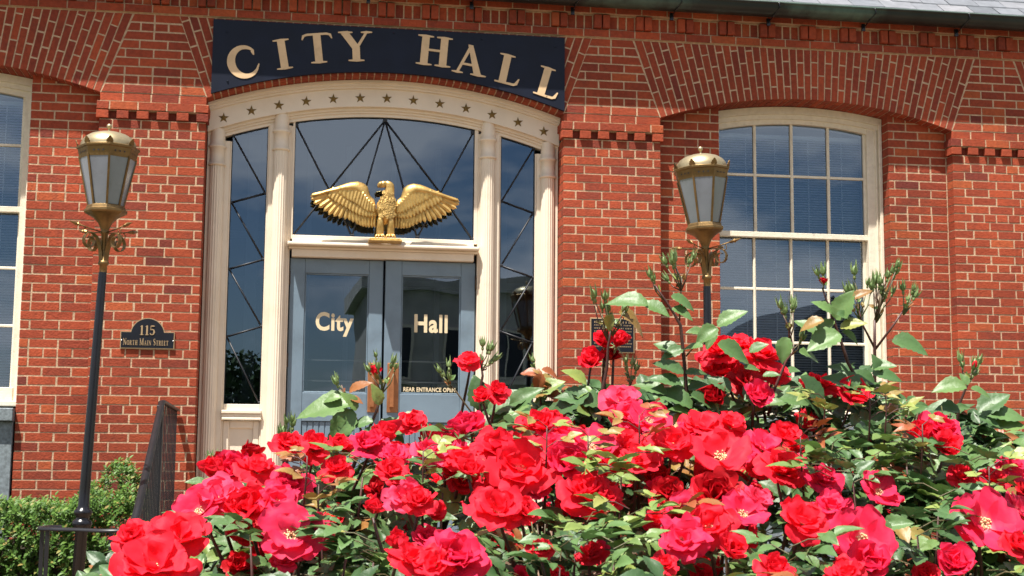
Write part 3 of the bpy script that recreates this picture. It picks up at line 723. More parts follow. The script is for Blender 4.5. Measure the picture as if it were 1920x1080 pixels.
# ------------------------------------------------------------------ gilded eagle
EG = thing('eagle_statue', (3.868, .14, -.876), 'gilded spread-winged eagle standing on a small plinth over the blue doors', 'statue')
ES = 1/1262.
def ew(x, y, dep): return Vector(((x-965)*ES, -dep, (740-(y+.03*(965-x)))*ES))
def lerp_c(c, t):
    q = t*(len(c)-1); i = min(int(q), len(c)-2); f = q-i
    return (c[i][0]+(c[i+1][0]-c[i][0])*f, c[i][1]+(c[i+1][1]-c[i][1])*f)
def feather(mb, root, tip, w, dep0, dep1, thick=.006):
    n = 8; P = []; dx, dy = tip[0]-root[0], tip[1]-root[1]; ll = sqrt(dx*dx+dy*dy); nx, ny = -dy/ll, dx/ll
    for i in range(n+1):
        t = i/n; ww = w*1.12*(.78+.22*t)*(1 if t < .88 else sqrt(max(0, 1-((t-.88)/.12)**2))+.02); sag = 6*sin(pi*t)
        c = (root[0]+dx*t, root[1]+dy*t); dd = dep0+(dep1-dep0)*t; row = []
        for s_, h in ((-1, 0), (-.72, thick*.75), (-.1, thick*.8), (0, thick*1.25), (.1, thick*.8), (.72, thick*.75), (1, 0)): row.append(ew(c[0]+nx*ww*s_, c[1]+ny*ww*s_+sag*.3, dd+h))
        P.append(row)
    mb.grid(P, sm=True)
TIPS = [(222, 275), (224, 303), (250, 345), (303, 385), (353, 422), (400, 457), (454, 477), (508, 497), (565, 505), (612, 515), (650, 535), (690, 555), (722, 570), (750, 580), (778, 585), (806, 588), (838, 588), (862, 584)]
RT1 = [(430, 215), (520, 240), (590, 300), (660, 360), (750, 420), (860, 455)]
RT2 = [(455, 190), (560, 200), (650, 215), (730, 280), (790, 350), (860, 400)]
TP2 = [(405, 285), (470, 340), (560, 390), (640, 440), (720, 480), (800, 490), (862, 480)]
RT3 = [(520, 180), (620, 165), (700, 190), (760, 250), (800, 310), (850, 360)]
TP3 = [(520, 262), (600, 320), (660, 350), (720, 390), (780, 430), (850, 440)]
LE = [(228, 262), (350, 214), (480, 172), (560, 142), (620, 124), (690, 118), (748, 138), (786, 172), (800, 215), (812, 262), (858, 305)]
IN = [(300, 268), (400, 245), (490, 235), (560, 225), (620, 225), (670, 235), (700, 262), (720, 300), (745, 335), (790, 375), (860, 410)]
wm = MB()
for k, tp in enumerate(TIPS):
    t = k/(len(TIPS)-1); feather(wm, lerp_c(RT1, t), tp, 26-12*t, .020+.0012*(k % 2)+.012*t, .014+.006*t+.002*(k % 2))
for k in range(15):
    t = k/14; feather(wm, lerp_c(RT2, t), lerp_c(TP2, t), 25-8*t, .036+.008*t, .028+.008*t+.0015*(k % 2))
for k in range(12):
    t = k/11; feather(wm, lerp_c(RT3, t), lerp_c(TP3, t), 25-8*t, .046+.006*t, .037+.008*t)
P = []
for i in range(31):
    t = i/30; a = lerp_c(LE, t); b = lerp_c(IN, t); row = []
    for j in range(9):
        s_ = j/8; h = sin(pi*min(1, s_*1.0+.08))**.6*(.016+.014*sin(pi*min(1, t*1.2))) if j else 0
        row.append(ew(a[0]+(b[0]-a[0])*s_, a[1]+(b[1]-a[1])*s_, .016+.026*s_*min(1, t*3)+h))
    P.append(row)
wm.grid(P)
wmr = MB(); wmr.v = [(-v[0], v[1], v[2]) for v in wm.v]; wmr.f = [tuple(reversed(f)) for f in wm.f]; wmr.mi = list(wm.mi); wmr.r = list(wm.r); wmr.sm = list(wm.sm)
for m in (wm, wmr):
    o = m.build('wing', GOLD, EG, local=True); md = o.modifiers.new('s', 'SOLIDIFY'); md.thickness = .004; md.offset = -1
bm_ = MB()
def loft(mb, secs, n=14):
    """secs: (x, y, rx, rdepth, depth)"""
    P = []
    for x, y, rx, rd, dp in secs:
        c = ew(x, y, dp); rx *= .9; P.append([Vector((c.x+rx*ES*cos(2*pi*k/n), c.y+rd*ES*sin(2*pi*k/n), c.z)) for k in range(n)])
    mb.grid(P, closed=True)
loft(bm_, [(965, 560, 8, 8, .03), (968, 530, 48, 34, .035), (970, 490, 82, 50, .04), (972, 440, 104, 62, .042), (974, 395, 112, 66, .045), (976, 355, 112, 64, .045), (982, 325, 100, 58, .045), (986, 298, 76, 50, .045), (993, 262, 62, 46, .048), (1000, 222, 54, 42, .05), (1003, 185, 49, 38, .052), (998, 155, 50, 36, .054), (985, 134, 42, 30, .054), (978, 124, 26, 18, .054), (976, 121, 2, 2, .054)], 18)
loft(bm_, [(945, 122, 2, 2, .056), (942, 128, 34, 18, .056), (940, 145, 44, 26, .056), (935, 165, 42, 24, .056), (936, 182, 30, 18, .056), (940, 190, 3, 3, .056)], 12)
bk = []
for x, y, r_ in ((925, 150, 25), (905, 153, 23), (893, 163, 18), (889, 176, 12), (888, 187, 6), (888, 195, 1)): bk.append((ew(x, y, .058), r_*ES))
bm_.tube([a for a, b in bk], [b for a, b in bk], 10)
bm_.tube([ew(925, 180, .058), ew(905, 184, .058), ew(897, 186, .058)], [.009, .007, .002], 8)
for s_ in (-1, 1):
    e = ew(950, 146, .056+.024*(-s_)*0+.020); bm_.tube([e, e+Vector((0, -.004, 0))], [.004, .0035], 8)
# ruffled breast feathers
for k in range(150):
    y = R.uniform(230, 500); wdt = 60 if y < 300 else 95; x = 985-(y-230)*.04+R.uniform(-.85, .85)*wdt
    dpt = .045+sqrt(max(0, 1-((x-980)/(wdt*1.12))**2))*(.040 if y < 300 else .050)
    feather(bm_, (x, y-16), (x+J(5), y+16), 11, dpt-.004, dpt+.001, .003)
eb = bm_.build('body', GOLD, EG, local=True)
for s_, x0 in ((-1, 915), (1, 1020)):
    l_ = MB()
    loft(l_, [(x0, 478, 4, 4, .06), (x0, 492, 26, 22, .066), (x0, 520, 33, 30, .068), (x0, 560, 36, 30, .066), (x0-6*s_*0, 600, 40, 26, .06), (x0, 640, 42, 24, .055), (x0, 668, 34, 22, .055), (x0, 684, 14, 14, .055)], 12)
    for k, (dx, dd) in enumerate(((-44, .07), (-16, .095), (16, .095), (42, .07))):
        pts = [ew(x0+dx*.4, 662, .058), ew(x0+dx*.75, 672, .06+(dd-.06)*.6), ew(x0+dx, 686, dd), ew(x0+dx*1.05, 704, dd+.004)]
        l_.tube(pts, [.011, .010, .009, .003], 8)
    l_.build('leg', GOLD, EG, local=True)
pm = MB(); a = ew(800, 706, 0); b = ew(1132, 741, 0)
pm.box(-.130, .130, -.115, .03, .002, .015, bev=.003); pm.box(-.120, .120, -.105, .025, .0155, .028, bev=.003); pm.build('plinth', GOLD, EG, local=True)

# ------------------------------------------------------------------ street lamps
def make_lamp():
    T = thing('street_lamp', (0, 0, 0), 'x', 'lamp post', 'lamp posts beside the entrance')
    K = 0.0
    post = MB(); hb = 3.06
    post.lathe([(.034, 0), (.034, .02), (.034, .98), (.050, 1.0), (.056, 1.015), (.050, 1.032), (.037, 1.037), (.037, 1.052), (.047, 1.062), (.052, 1.074), (.047, 1.086), (.0355, 1.092), (.0305, 1.11), (.0295, 1.2), (.0235, 2.32), (.0225, 2.345)], 24)
    post.lathe([(.10, -.01), (.10, .05), (.07, .07), (.045, .14), (.034, .2)], 24)
    post.build('post', BLACK, T, local=True)
    ZK = 2.395
    tl = radians(-2.3)
    Mx = Matrix.Translation((0, 0, ZK)) @ Matrix.Rotation(tl, 4, 'Y')
    def part(mb, name, m, par=T):
        mb.v = [tuple(Mx @ Vector(v)) for v in mb.v]; return mb.build(name, m, par, local=True)
    s = MB()
    s.lathe([(.0215, -.05), (.0215, -.012), (.028, -.010), (.031, 0), (.028, .010), (.021, .014), (.019, .05), (.019, .155), (.023, .158), (.025, .168), (.023, .178), (.024, .182), (.030, .198), (.042, .220), (.066, .243), (.098, .262)], 24)
    s.build if False else None
    st = part(s, 'stem', BRASS)
    ang0 = radians(-90+10)
    def ring(prof, n=8, sm=False):
        m = MB(); m.lathe(prof, n, rot=ang0, sm=sm); return m
    part(ring([(.096, .258), (.116, .268), (.121, .276), (.121, .287), (.112, .292), (.108, .306), (.100, .312), (.06, .313)]), 'base_moulding', BRASS)
    part(ring([(.158, .562), (.170, .612), (.178, .616), (.180, .626), (.170, .632), (.12, .634)]), 'frieze_band', BRASS)
    d = MB(); d.lathe([(.158, .630), (.157, .645), (.150, .662), (.134, .682), (.105, .700), (.065, .712), (.02, .717), (.010, .718), (.006, .726), (.006, .735), (.012, .740), (.0155, .750), (.012, .760), (0, .765)], 40)
    part(d, 'dome', BRASSD)
    for k in range(8):
        a = ang0+k*pi/4; c, s_ = cos(a), sin(a); px, py = -s_, c
        # corner bar
        b = MB(); r0, r1 = .099, .161
        V = []
        for r_, z in ((r0, .305), (r1, .570)):
            for w_, o_ in ((-.006, -.003), (.006, -.003), (.006, .004), (-.006, .004)): V.append((c*(r_+o_)+px*w_, s_*(r_+o_)+py*w_, z))
        b.mesh(V, [(0, 1, 5, 4), (1, 2, 6, 5), (2, 3, 7, 6), (3, 0, 4, 7)]); part(b, 'corner_bar', BRASS)
        # crown leaf
        f = MB(); pts = [(-.018, 0), (-.020, .010), (-.016, .014), (-.015, .021), (-.009, .024), (-.006, .031), (0, .034), (.006, .031), (.009, .024), (.015, .021), (.016, .014), (.020, .010), (.018, 0)]
        q0 = [(c*(.172+.012*z/.034)+px*w_, s_*(.172+.012*z/.034)+py*w_, .630+z*1.0) for w_, z in pts]; q1 = [(x-c*.004, y-s_*.004, z) for x, y, z in q0]
        f.mesh(q0+q1, [tuple(range(13)), tuple(reversed(range(13, 26)))]+[(i, (i+1) % 13, 13+(i+1) % 13, 13+i) for i in range(13)]); part(f, 'crown_leaf', BRASS)
        # frosted pane
        a2 = a+pi/4; g = MB(); e = .003
        q = []
        for r_, z in ((r0-e, .308), (r1-e, .568)):
            A = (cos(a)*r_, sin(a)*r_, z); B = (cos(a2)*r_, sin(a2)*r_, z); q.append((A, B))
        g.face([q[0][0], q[0][1], q[1][1], q[1][0]]); part(g, 'lamp_glass', FROST)
        # pierced dots of the band
        am = a+pi/8
        h = MB()
        for t in (-.028, 0, .028):
            rr = .164*cos(pi/8)+.0025; cx_, cy_ = cos(am)*rr-sin(am)*t, sin(am)*rr+cos(am)*t
            u_ = Vector((-sin(am), cos(am), 0)); n_ = Vector((cos(am), sin(am), 0)); cc = Vector((cx_, cy_, .590))+n_*.0015
            h.mesh([cc+u_*.0058*x_+Vector((0, 0, .0058*z_)) for x_, z_ in ((0, -1), (1, 0), (0, 1), (-1, 0))], [(0, 1, 2, 3)])
        part(h, 'pierced_dots', LEAD)
    cam_az = radians(-90+8)
    for off in (-53, 37, 127, -143):
        a = cam_az+radians(off)*1; c, s_ = cos(a), sin(a)
        def W(r_, z): return Vector((c*r_, s_*r_, z))
        b = MB()
        pts = [(.020, .010), (.026, .06), (.036, .10), (.056, .138), (.086, .156)]
        for k in range(15):
            t = k/14; an = radians(95-400*t); rr = .046*(1-.55*t); pts.append((.102+rr*cos(an), .110+rr*sin(an)))
        # flat band swept along the curve
        P = []; px, py = -s_, c
        for i, (r_, z) in enumerate(pts):
            hw = .014 if i < 5 else .013
            A = W(r_, z)
            i0, i1 = max(i-1, 0), min(i+1, len(pts)-1); dx, dz = pts[i1][0]-pts[i0][0], pts[i1][1]-pts[i0][1]; ll = sqrt(dx*dx+dz*dz)+1e-9; nr, nz = -dz/ll*.002, dx/ll*.002
            N_ = Vector((c*nr, s_*nr, nz)); S_ = Vector((px*hw, py*hw, 0)); P.append([A-S_-N_, A+S_-N_, A+S_+N_, A-S_+N_])
        b.grid(P, closed=True, sm=False)
        b.tube([W(.020, .166), W(.10, .176), W(.17, .188)], .0035, 6)
        b.tube([W(.165, .187), W(.172, .188), W(.174, .188), (W(.186, .190)), W(.190, .1905), W(.198, .192), W(.205, .193), W(.244, .200)], [.004, .010, .004, .0115, .005, .013, .010, .0008], 4, sm=False)
        pts2 = [W(.13+.018*cos(radians(90-330*t/9))*(1-.5*t/9), .160+.018*sin(radians(90-330*t/9))*(1-.5*t/9)) for t in range(10)]
        b.tube([W(.155, .186)]+pts2, .003, 6)
        part(b, 'scroll_arm', BRASS)
    return T
lamp = make_lamp()
kp = onY(194, 493.6, -2.95); rp = onY(155, 968, -2.95)
ax = (kp-rp).normalized(); SXY, SZ = .96, 1.027; base = kp-ax*2.395*SZ
lamp.location = base; lamp.rotation_euler = (0, atan2(ax.x, ax.z), 0)
lamp['label'] = 'brass lantern lamp post beside the black stair railing, left of the entrance'
k2 = onY(1329.4, 521, -2.95)
lamp2 = copy_tree(lamp); lamp2.rotation_euler = (0, radians(-.3), 0)
lamp2.location = (k2.x, -2.95, k2.z-2.395*SZ); lamp2['label'] = 'brass lantern lamp post rising behind the roses in front of the right window'
for l_ in (lamp, lamp2): l_.scale = (SXY, SXY, SZ)

# ------------------------------------------------------------------ stair railing
RL = thing('stair_railing', (2.35, -1.6, GZ), 'black iron stair railing with close pickets beside the left lamp post', 'railing')
path = [(2.333, -.02, -2.218), (2.345, -1.30, -2.205), (2.347, -1.42, -2.212), (2.350, -1.50, -2.25), (2.385, -2.85, -2.80), (2.388, -3.0, -2.862), (2.385, -3.10, -2.915), (2.375, -3.18, -2.945), (2.33, -3.24, -2.955), (2.22, -3.20, -2.957), (2.10, -3.10, -2.957), (1.98, -3.05, -2.957), (1.90, -2.98, -2.957), (1.875, -2.88, -2.957), (1.90, -2.80, -2.957), (1.96, -2.77, -2.957)]
m = MB(); P = []
for i, p in enumerate(path):
    p = Vector(p); t = (Vector(path[min(i+1, len(path)-1)])-Vector(path[max(i-1, 0)])).normalized(); u = t.cross(Vector((0, 0, 1))).normalized(); n_ = u.cross(t)
    P.append([p+u*a*.021+n_*b for a, b in ((-1, -.006), (1, -.006), (1.05, .002), (.7, .011), (0, .014), (-.7, .011), (-1.05, .002))])
m.grid(P, closed=True, sm=True); m.face(P[0]); m.build('handrail', RAILM, RL)
def railz(y):
    for a, b in zip(path, path[1:]):
        if b[1] <= y <= a[1]: f = (y-a[1])/(b[1]-a[1]); return a[0]+(b[0]-a[0])*f, a[2]+(b[2]-a[2])*f
    return 2.35, -2.9
def floorz(y):
    if y > -1.5: return -3.16
    i = min(4, int((-1.5-y)/.36)+1); return max(GZ, -3.16-.14*i)
y = -.10
while y > -3.1:
    x, z = railz(y); fz = floorz(y); r_ = .0040; b = MB()
    b.box(x-r_, x+r_, y-r_, y+r_, fz, z-.004); b.build('picket', RAILM, RL); y -= .125
for x, y in ((1.885, -2.90), (1.93, -3.01), (2.285, -3.225), (2.37, -3.17)):
    b = MB(); b.box(x-.010, x+.010, y-.010, y+.010, GZ, -2.96); b.build('picket', RAILM, RL)
b = MB(); b.box(2.345-.02, 2.345+.02, -1.50, -1.46, -3.16, -2.235, bev=.003); b.build('newel_post', RAILM, RL)

# ------------------------------------------------------------------ hedge
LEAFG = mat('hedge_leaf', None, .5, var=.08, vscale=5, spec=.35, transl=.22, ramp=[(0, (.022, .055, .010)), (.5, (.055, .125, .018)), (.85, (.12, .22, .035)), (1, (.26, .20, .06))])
hg = MB()
def small_leaf(mb, p, d, up, ln, wd, r_):
    d = d.normalized(); s_ = d.cross(up).normalized(); n_ = s_.cross(d)
    V = [p, p+d*ln*.35+s_*wd*.5+n_*wd*.14, p+d*ln*.4, p+d*ln*.35-s_*wd*.5+n_*wd*.14, p+d*ln*.75+s_*wd*.36+n_*wd*.05, p+d*ln*.75-s_*wd*.36+n_*wd*.05, p+d*ln-n_*ln*.12]
    mb.mesh(V, [(0, 2, 1), (0, 3, 2), (1, 2, 4), (2, 3, 5), (2, 5, 6), (2, 6, 4)], 0, r_, True)
def htop(x, y):
    z = -2.93+.05*noise.noise(Vector((x*3, y*3, 0)))+.03*noise.noise(Vector((x*9, y*9, 3)))
    z += .32*math.exp(-((x-2.06)/.17)**2-((y+1.0)/.4)**2)
    if x > 2.24: z -= .3
    return z
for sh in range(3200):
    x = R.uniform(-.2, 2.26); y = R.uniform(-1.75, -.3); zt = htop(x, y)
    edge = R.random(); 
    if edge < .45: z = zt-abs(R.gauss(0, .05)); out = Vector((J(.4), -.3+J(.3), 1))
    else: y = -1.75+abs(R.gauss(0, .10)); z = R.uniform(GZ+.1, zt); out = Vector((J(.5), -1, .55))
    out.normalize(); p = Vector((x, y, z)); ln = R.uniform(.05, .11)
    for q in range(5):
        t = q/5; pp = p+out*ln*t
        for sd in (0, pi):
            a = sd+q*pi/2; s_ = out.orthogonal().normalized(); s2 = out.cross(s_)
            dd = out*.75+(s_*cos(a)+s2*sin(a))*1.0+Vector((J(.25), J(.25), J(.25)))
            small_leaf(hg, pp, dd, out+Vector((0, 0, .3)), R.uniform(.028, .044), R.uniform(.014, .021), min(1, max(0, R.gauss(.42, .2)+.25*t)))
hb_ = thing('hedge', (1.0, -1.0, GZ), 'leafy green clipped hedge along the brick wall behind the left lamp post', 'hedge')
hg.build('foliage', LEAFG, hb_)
k = MB()
for i in range(160):
    x = R.uniform(-.1, 2.2); y = R.uniform(-1.6, -.4); zt = htop(x, y)-.06
    k.tube([(x+J(.1), y+J(.1), GZ), (x+J(.05), y+J(.05), (GZ+zt)/2), (x, y, zt)], [.008, .005, .002], 5)
k.box(-.15, 2.15, -1.55, -.45, GZ, -3.15)
k.build('stem', mat('dark_twig', (.035, .025, .015), .9, var=.3), hb_)
# ------------------------------------------------------------------ the street behind the camera (seen only in the glass)
def far_house(name, x0, x1, y0, y1, h, gable, wallm, roofm, label, nx, nz):
    T = thing(name, ((x0+x1)/2, (y0+y1)/2, GZ), label, 'building'); m = MB(); m.box(x0, x1, y0, y1, GZ, GZ+h)
    m.build('wall', wallm, T); r_ = MB(); xm = (x0+x1)/2; z = GZ+h
    if gable:
        V = [(x0-.5, y0-.5, z-.2), (x1+.5, y0-.5, z-.2), (xm, y0-.5, z+gable), (x0-.5, y1+.5, z-.2), (x1+.5, y1+.5, z-.2), (xm, y1+.5, z+gable)]
        r_.mesh(V, [(0, 1, 2), (5, 4, 3), (0, 2, 5, 3), (2, 1, 4, 5), (0, 3, 4, 1)])
    else: r_.box(x0-.3, x1+.3, y0-.3, y1+.3, z+.001, z+.5)
    r_.build('roof', roofm, T)
    for i in range(nx):
        for k in range(nz):
            cx_ = x0+(x1-x0)*(i+.5)/nx; cz_ = GZ+1.8+k*3.1
            w_ = MB(); w_.box(cx_-.65, cx_+.65, y1, y1+.12, cz_-.9, cz_+.9); w_.box(cx_-.8, cx_+.8, y1, y1+.2, cz_-1.08, cz_-.92); f = w_.build('window', CREAM, T)
            g_ = MB(); g_.box(cx_-.55, cx_-.03, y1+.121, y1+.13, cz_-.8, cz_+.8); g_.box(cx_+.03, cx_+.55, y1+.121, y1+.13, cz_-.8, cz_+.8); g_.build('pane', LEAD, f)
STN = mat('tan_stone_wall', (.50, .46, .42), .9, var=.2, vscale=2)
far_house('stone_house', 6.8, 13.5, -44, -36, 7.0, 0, STN, STN, 'plain tan stone house across the street, mirrored in the right door', 3, 2)
far_house('gabled_house', 18.6, 25, -46, -36, 4.2, 3.0, STN, LEAD, 'dark gabled house across the street, mirrored in the right window', 4, 1)
TLEAF = mat('dark_tree_leaf', None, .6, var=.2, ramp=[(0, (.015, .035, .01)), (1, (.05, .10, .02))]); BARK = mat('tree_bark', (.06, .045, .035), .95, var=.3)
for x, y, h, rr, lb in ((-2.6, -40, 5.6, 2.4, 'round leafy tree across the street, left of the stone house'), (1.2, -42, 5.4, 2.0, 'small leafy tree across the street, mirrored in the left door'), (14.8, -38, 6.6, 1.2, 'narrow tree between the two houses across the street')):
    T = thing('street_tree', (x, y, GZ), lb, 'tree', 'trees across the street'); m = MB()
    m.tube([(x, y, GZ), (x+.1, y, GZ+h*.5), (x, y, GZ+h*.8)], [.22, .14, .05], 8)
    for k in range(6):
        a = k*1.1; m.tube([(x, y, GZ+h*(.35+.06*k)), (x+cos(a)*rr*.6, y+sin(a)*rr*.6, GZ+h*(.5+.07*k))], [.07, .02], 5)
    m.build('trunk', BARK, T); f = MB()
    cl = [(x+J(rr), y+J(rr), GZ+h*R.uniform(.4, .95), R.uniform(.35, .6)*rr) for _ in range(16)]
    for k in range(3600):
        cx_, cy_, cz_, q = R.choice(cl); d = Vector((R.gauss(0, 1), R.gauss(0, 1), R.gauss(0, 1))).normalized()*q*R.random()**.4; p = Vector((cx_, cy_, cz_))+d
        a = Vector((J(1), J(1), J(1))).normalized()*.14; b = a.orthogonal().normalized()*.09; f.face([p-a, p+b, p+a, p-b], 0, R.random())
    f.build('crown', TLEAF, T)

# ------------------------------------------------------------------ rose bush
PETR = mat('rose_petal_red', (.86, .022, .050), .62, var=.14, vscale=60, spec=.2, transl=.42, col2=(.85, .30, .32), bump=.0006, bscale=120)
PETP = mat('rose_petal_pink', (.84, .030, .105), .62, var=.14, vscale=60, spec=.2, transl=.42, col2=(.9, .50, .54), bump=.0006, bscale=120)
PETK = mat('rose_petal_bright_pink', (.86, .065, .155), .62, var=.14, vscale=60, spec=.2, transl=.42, col2=(.95, .62, .66), bump=.0006, bscale=120)
PETD = mat('rose_petal_crimson', (.50, .004, .012), .55, var=.15, vscale=25, spec=.3, transl=.3, col2=(.6, .1, .1))
STAM = mat('pale_yellow_stamen', (.75, .52, .28), .7, var=.2, vscale=80)
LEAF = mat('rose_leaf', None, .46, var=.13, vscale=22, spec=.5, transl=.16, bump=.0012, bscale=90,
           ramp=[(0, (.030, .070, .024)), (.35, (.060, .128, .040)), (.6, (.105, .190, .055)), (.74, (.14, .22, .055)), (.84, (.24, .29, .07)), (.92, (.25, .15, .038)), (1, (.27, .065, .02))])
CANE = mat('rose_cane', None, .5, var=.25, vscale=30, ramp=[(0, (.045, .022, .016)), (.5, (.09, .030, .026)), (1, (.10, .13, .045))])
SEPAL = mat('green_bud', (.17, .25, .085), .5, var=.2, vscale=60, transl=.15, dirt=(.30, .12, .07), dscale=40, damt=.5)
def petal(mb, az, e0, e1, ln, wd, cup=.35, r0=.002, z0=0, seed=0, notch=.12, ruf=.1, curl=0., mi=0, pale=1., nu=9, nv=8, rr=random):
    P = []; mx_ = []; r_, z = r0, z0; c, s_ = cos(az), sin(az); side = Vector((-s_, c, 0))
    for i in range(nu+1):
        u = i/nu; e = e0+(e1-e0)*u**1.15-curl*max(0, u-.72)*3.4
        if i: r_ += cos(e)*ln/nu; z += sin(e)*ln/nu
        ww = wd*(.16+1.0*sin(pi*min(.5, u*.62)))*(1 if u < .78 else sqrt(max(.0, 1-((u-.78)/.26)**2))); n_ = Vector((-c*sin(e), -s_*sin(e), cos(e))); d_ = Vector((c*cos(e), s_*cos(e), sin(e))); row = []
        for j in range(nv+1):
            v = -1+2*j/nv; q = noise.noise(Vector((u*2.6+seed, v*2.2, seed*1.7))); q2 = noise.noise(Vector((u*6+seed, v*6, seed)))
            p = Vector((c*r_, s_*r_, z))+side*ww*v+n_*(cup*ww*v*v+ruf*ln*(q*u*1.5+q2*.45*u*abs(v)))-d_*ln*(notch*exp_(-(v/.22)**2)*(u**6)+.10*v*v*u*u)
            row.append(p); mx_.append(max(0, (1-u*3.4))*.85*pale+ .10*max(0, q2)*u*pale)
        P.append(row)
    mb.grid(P, mi, .5, True, mx=mx_)
from math import exp as exp_
def rose(kind, rn):
    mb = MB(); sd = rn.uniform(0, 90); k0 = rn.uniform(0, 6); D = radians
    def whorl(n, e0, e1, ln, wd, off, **k):
        k['ruf'] = k.get('ruf', .1)*1.45; cp = k['cup']
        for i in range(n):
            k['cup'] = cp*rn.uniform(.5, 1.5)
            petal(mb, k0+off+2*pi*i/n+rn.uniform(-.32, .32), D(min(88, e0+rn.uniform(-14, 14))), D(e1+rn.uniform(-30, 24)), ln*rn.uniform(.80, 1.12), wd*rn.uniform(.84, 1.14), seed=sd+i*3.1+off*7, **k)
    if kind == 'open':      # flat single bloom
        whorl(5, 40, 2, .046, .0265, 0, cup=.20, ruf=.07, notch=.14); whorl(2, 55, 22, .034, .018, .7, cup=.3, z0=.002, ruf=.10)
    elif kind == 'semi':
        whorl(5, 34, -12, .047, .0265, 0, cup=.22, ruf=.09, curl=.25, pale=.6); whorl(4, 58, 22, .038, .022, .6, cup=.32, z0=.002, ruf=.10, pale=.6); whorl(2, 74, 52, .027, .016, 1.1, cup=.5, z0=.004, ruf=.14, pale=.7)
    elif kind == 'full':
        whorl(5, 36, -14, .046, .026, 0, cup=.22, ruf=.10, curl=.35, pale=.35); whorl(5, 62, 26, .037, .022, .6, cup=.4, z0=.002, ruf=.10, pale=.35)
        whorl(4, 78, 60, .030, .018, 1.3, cup=.7, z0=.004, ruf=.12, pale=.35); whorl(2, 86, 80, .024, .014, .3, cup=1.1, z0=.005, ruf=.12, pale=.35)
    elif kind == 'cup':
        whorl(5, 56, 34, .043, .025, 0, cup=.5, ruf=.08, curl=.2, pale=.45); whorl(4, 72, 64, .036, .021, .6, cup=.7, z0=.002, ruf=.10, pale=.45); whorl(2, 86, 84, .029, .014, 1.2, cup=1.1, z0=.004, ruf=.1, pale=.4)
    elif kind == 'half':
        whorl(4, 70, 66, .034, .018, 0, cup=.8, ruf=.05, pale=.2); whorl(3, 84, 88, .032, .013, .5, cup=1.2, z0=.002, ruf=.06, pale=.2)
    # calyx below
    c = MB(); c.lathe([(.0015, -.016), (.0042, -.012), (.005, -.006), (.0035, -.001), (.002, .001)], 8)
    for i in range(5):
        a = k0+i*2*pi/5; p = Vector((cos(a)*.004, sin(a)*.004, -.002)); t = Vector((cos(a)*.020, sin(a)*.020, -.004-rn.uniform(0, .008))); s_ = Vector((-sin(a), cos(a), 0))
        c.face([p-s_*.002, p+s_*.002, (p+t)/2+s_*.0022, t, (p+t)/2-s_*.0022])
    st = None
    if kind in ('open', 'semi'):
        st = MB()
        for i in range(46 if kind == 'open' else 26):
            a = rn.uniform(0, 6.28); r_ = rn.uniform(.003, .0085); h = rn.uniform(.005, .010); p = Vector((cos(a)*r_*.3, sin(a)*r_*.3, .003)); t = Vector((cos(a)*r_, sin(a)*r_, h))
            st.tube([p, t], .00025, 3, cap=False); st.box(t.x-.0007, t.x+.0007, t.y-.0007, t.y+.0007, t.z-.0007, t.z+.0007)
    return mb, c, st
rn = random.Random(11)
PROTO = {}
for kd, nn in (('open', 4), ('semi', 6), ('full', 5), ('cup', 4), ('half', 3)):
    for i in range(nn):
        for mt, mn in ((PETR, 'r'), (PETP, 'p'), (PETD, 'd'), (PETK, 'k')):
            if mn == 'r': mb, c, st = rose(kd, rn); PROTO[kd, i, 'c'] = c; PROTO[kd, i, 's'] = st
            PROTO[kd, i, mn] = mb
MESH = {}
def to_mesh(mb, nm, m):
    o = mb.build(nm, m); me = o.data; bpy.data.objects.remove(o); return me
def get_mesh(kd, i, mn):
    if (kd, i, mn) not in MESH: MESH[kd, i, mn] = to_mesh(PROTO[kd, i, mn], 'rose_bloom', {'r': PETR, 'p': PETP, 'd': PETD, 'k': PETK, 'c': SEPAL, 's': STAM}[mn])
    return MESH[kd, i, mn]
bush = thing('rose_bush', (4.0, -8.2, GZ), 'large rose bush covered in red and pink blooms and buds filling the foreground', 'rose bush')
BO = Vector((4.0, -8.2, GZ))
def frame_z(nrm, spin):
    q = nrm.to_track_quat('Z', 'Y').to_matrix().to_4x4(); return q @ Matrix.Rotation(spin, 4, 'Z')
canes = MB(); stems = []
def stem(p, base, r0=.0028, r1=.0045, q=.5, sag=.5):
    mid = p*.5+base*.5+Vector((J(.02), J(.02), .02)); canes.tube([p, p*.72+mid*.28+Vector((0, 0, -.004)), mid, base], [r0, (r0*2+r1)/3, (r0+r1)/2, r1], 6, 0, q)
def dist_for(v):                     # how far away the bush surface lies for a height in the picture
    return 2.05+(1080-v)/1080*2.5 if v > 700 else 2.93
nb = 0; BLP = []
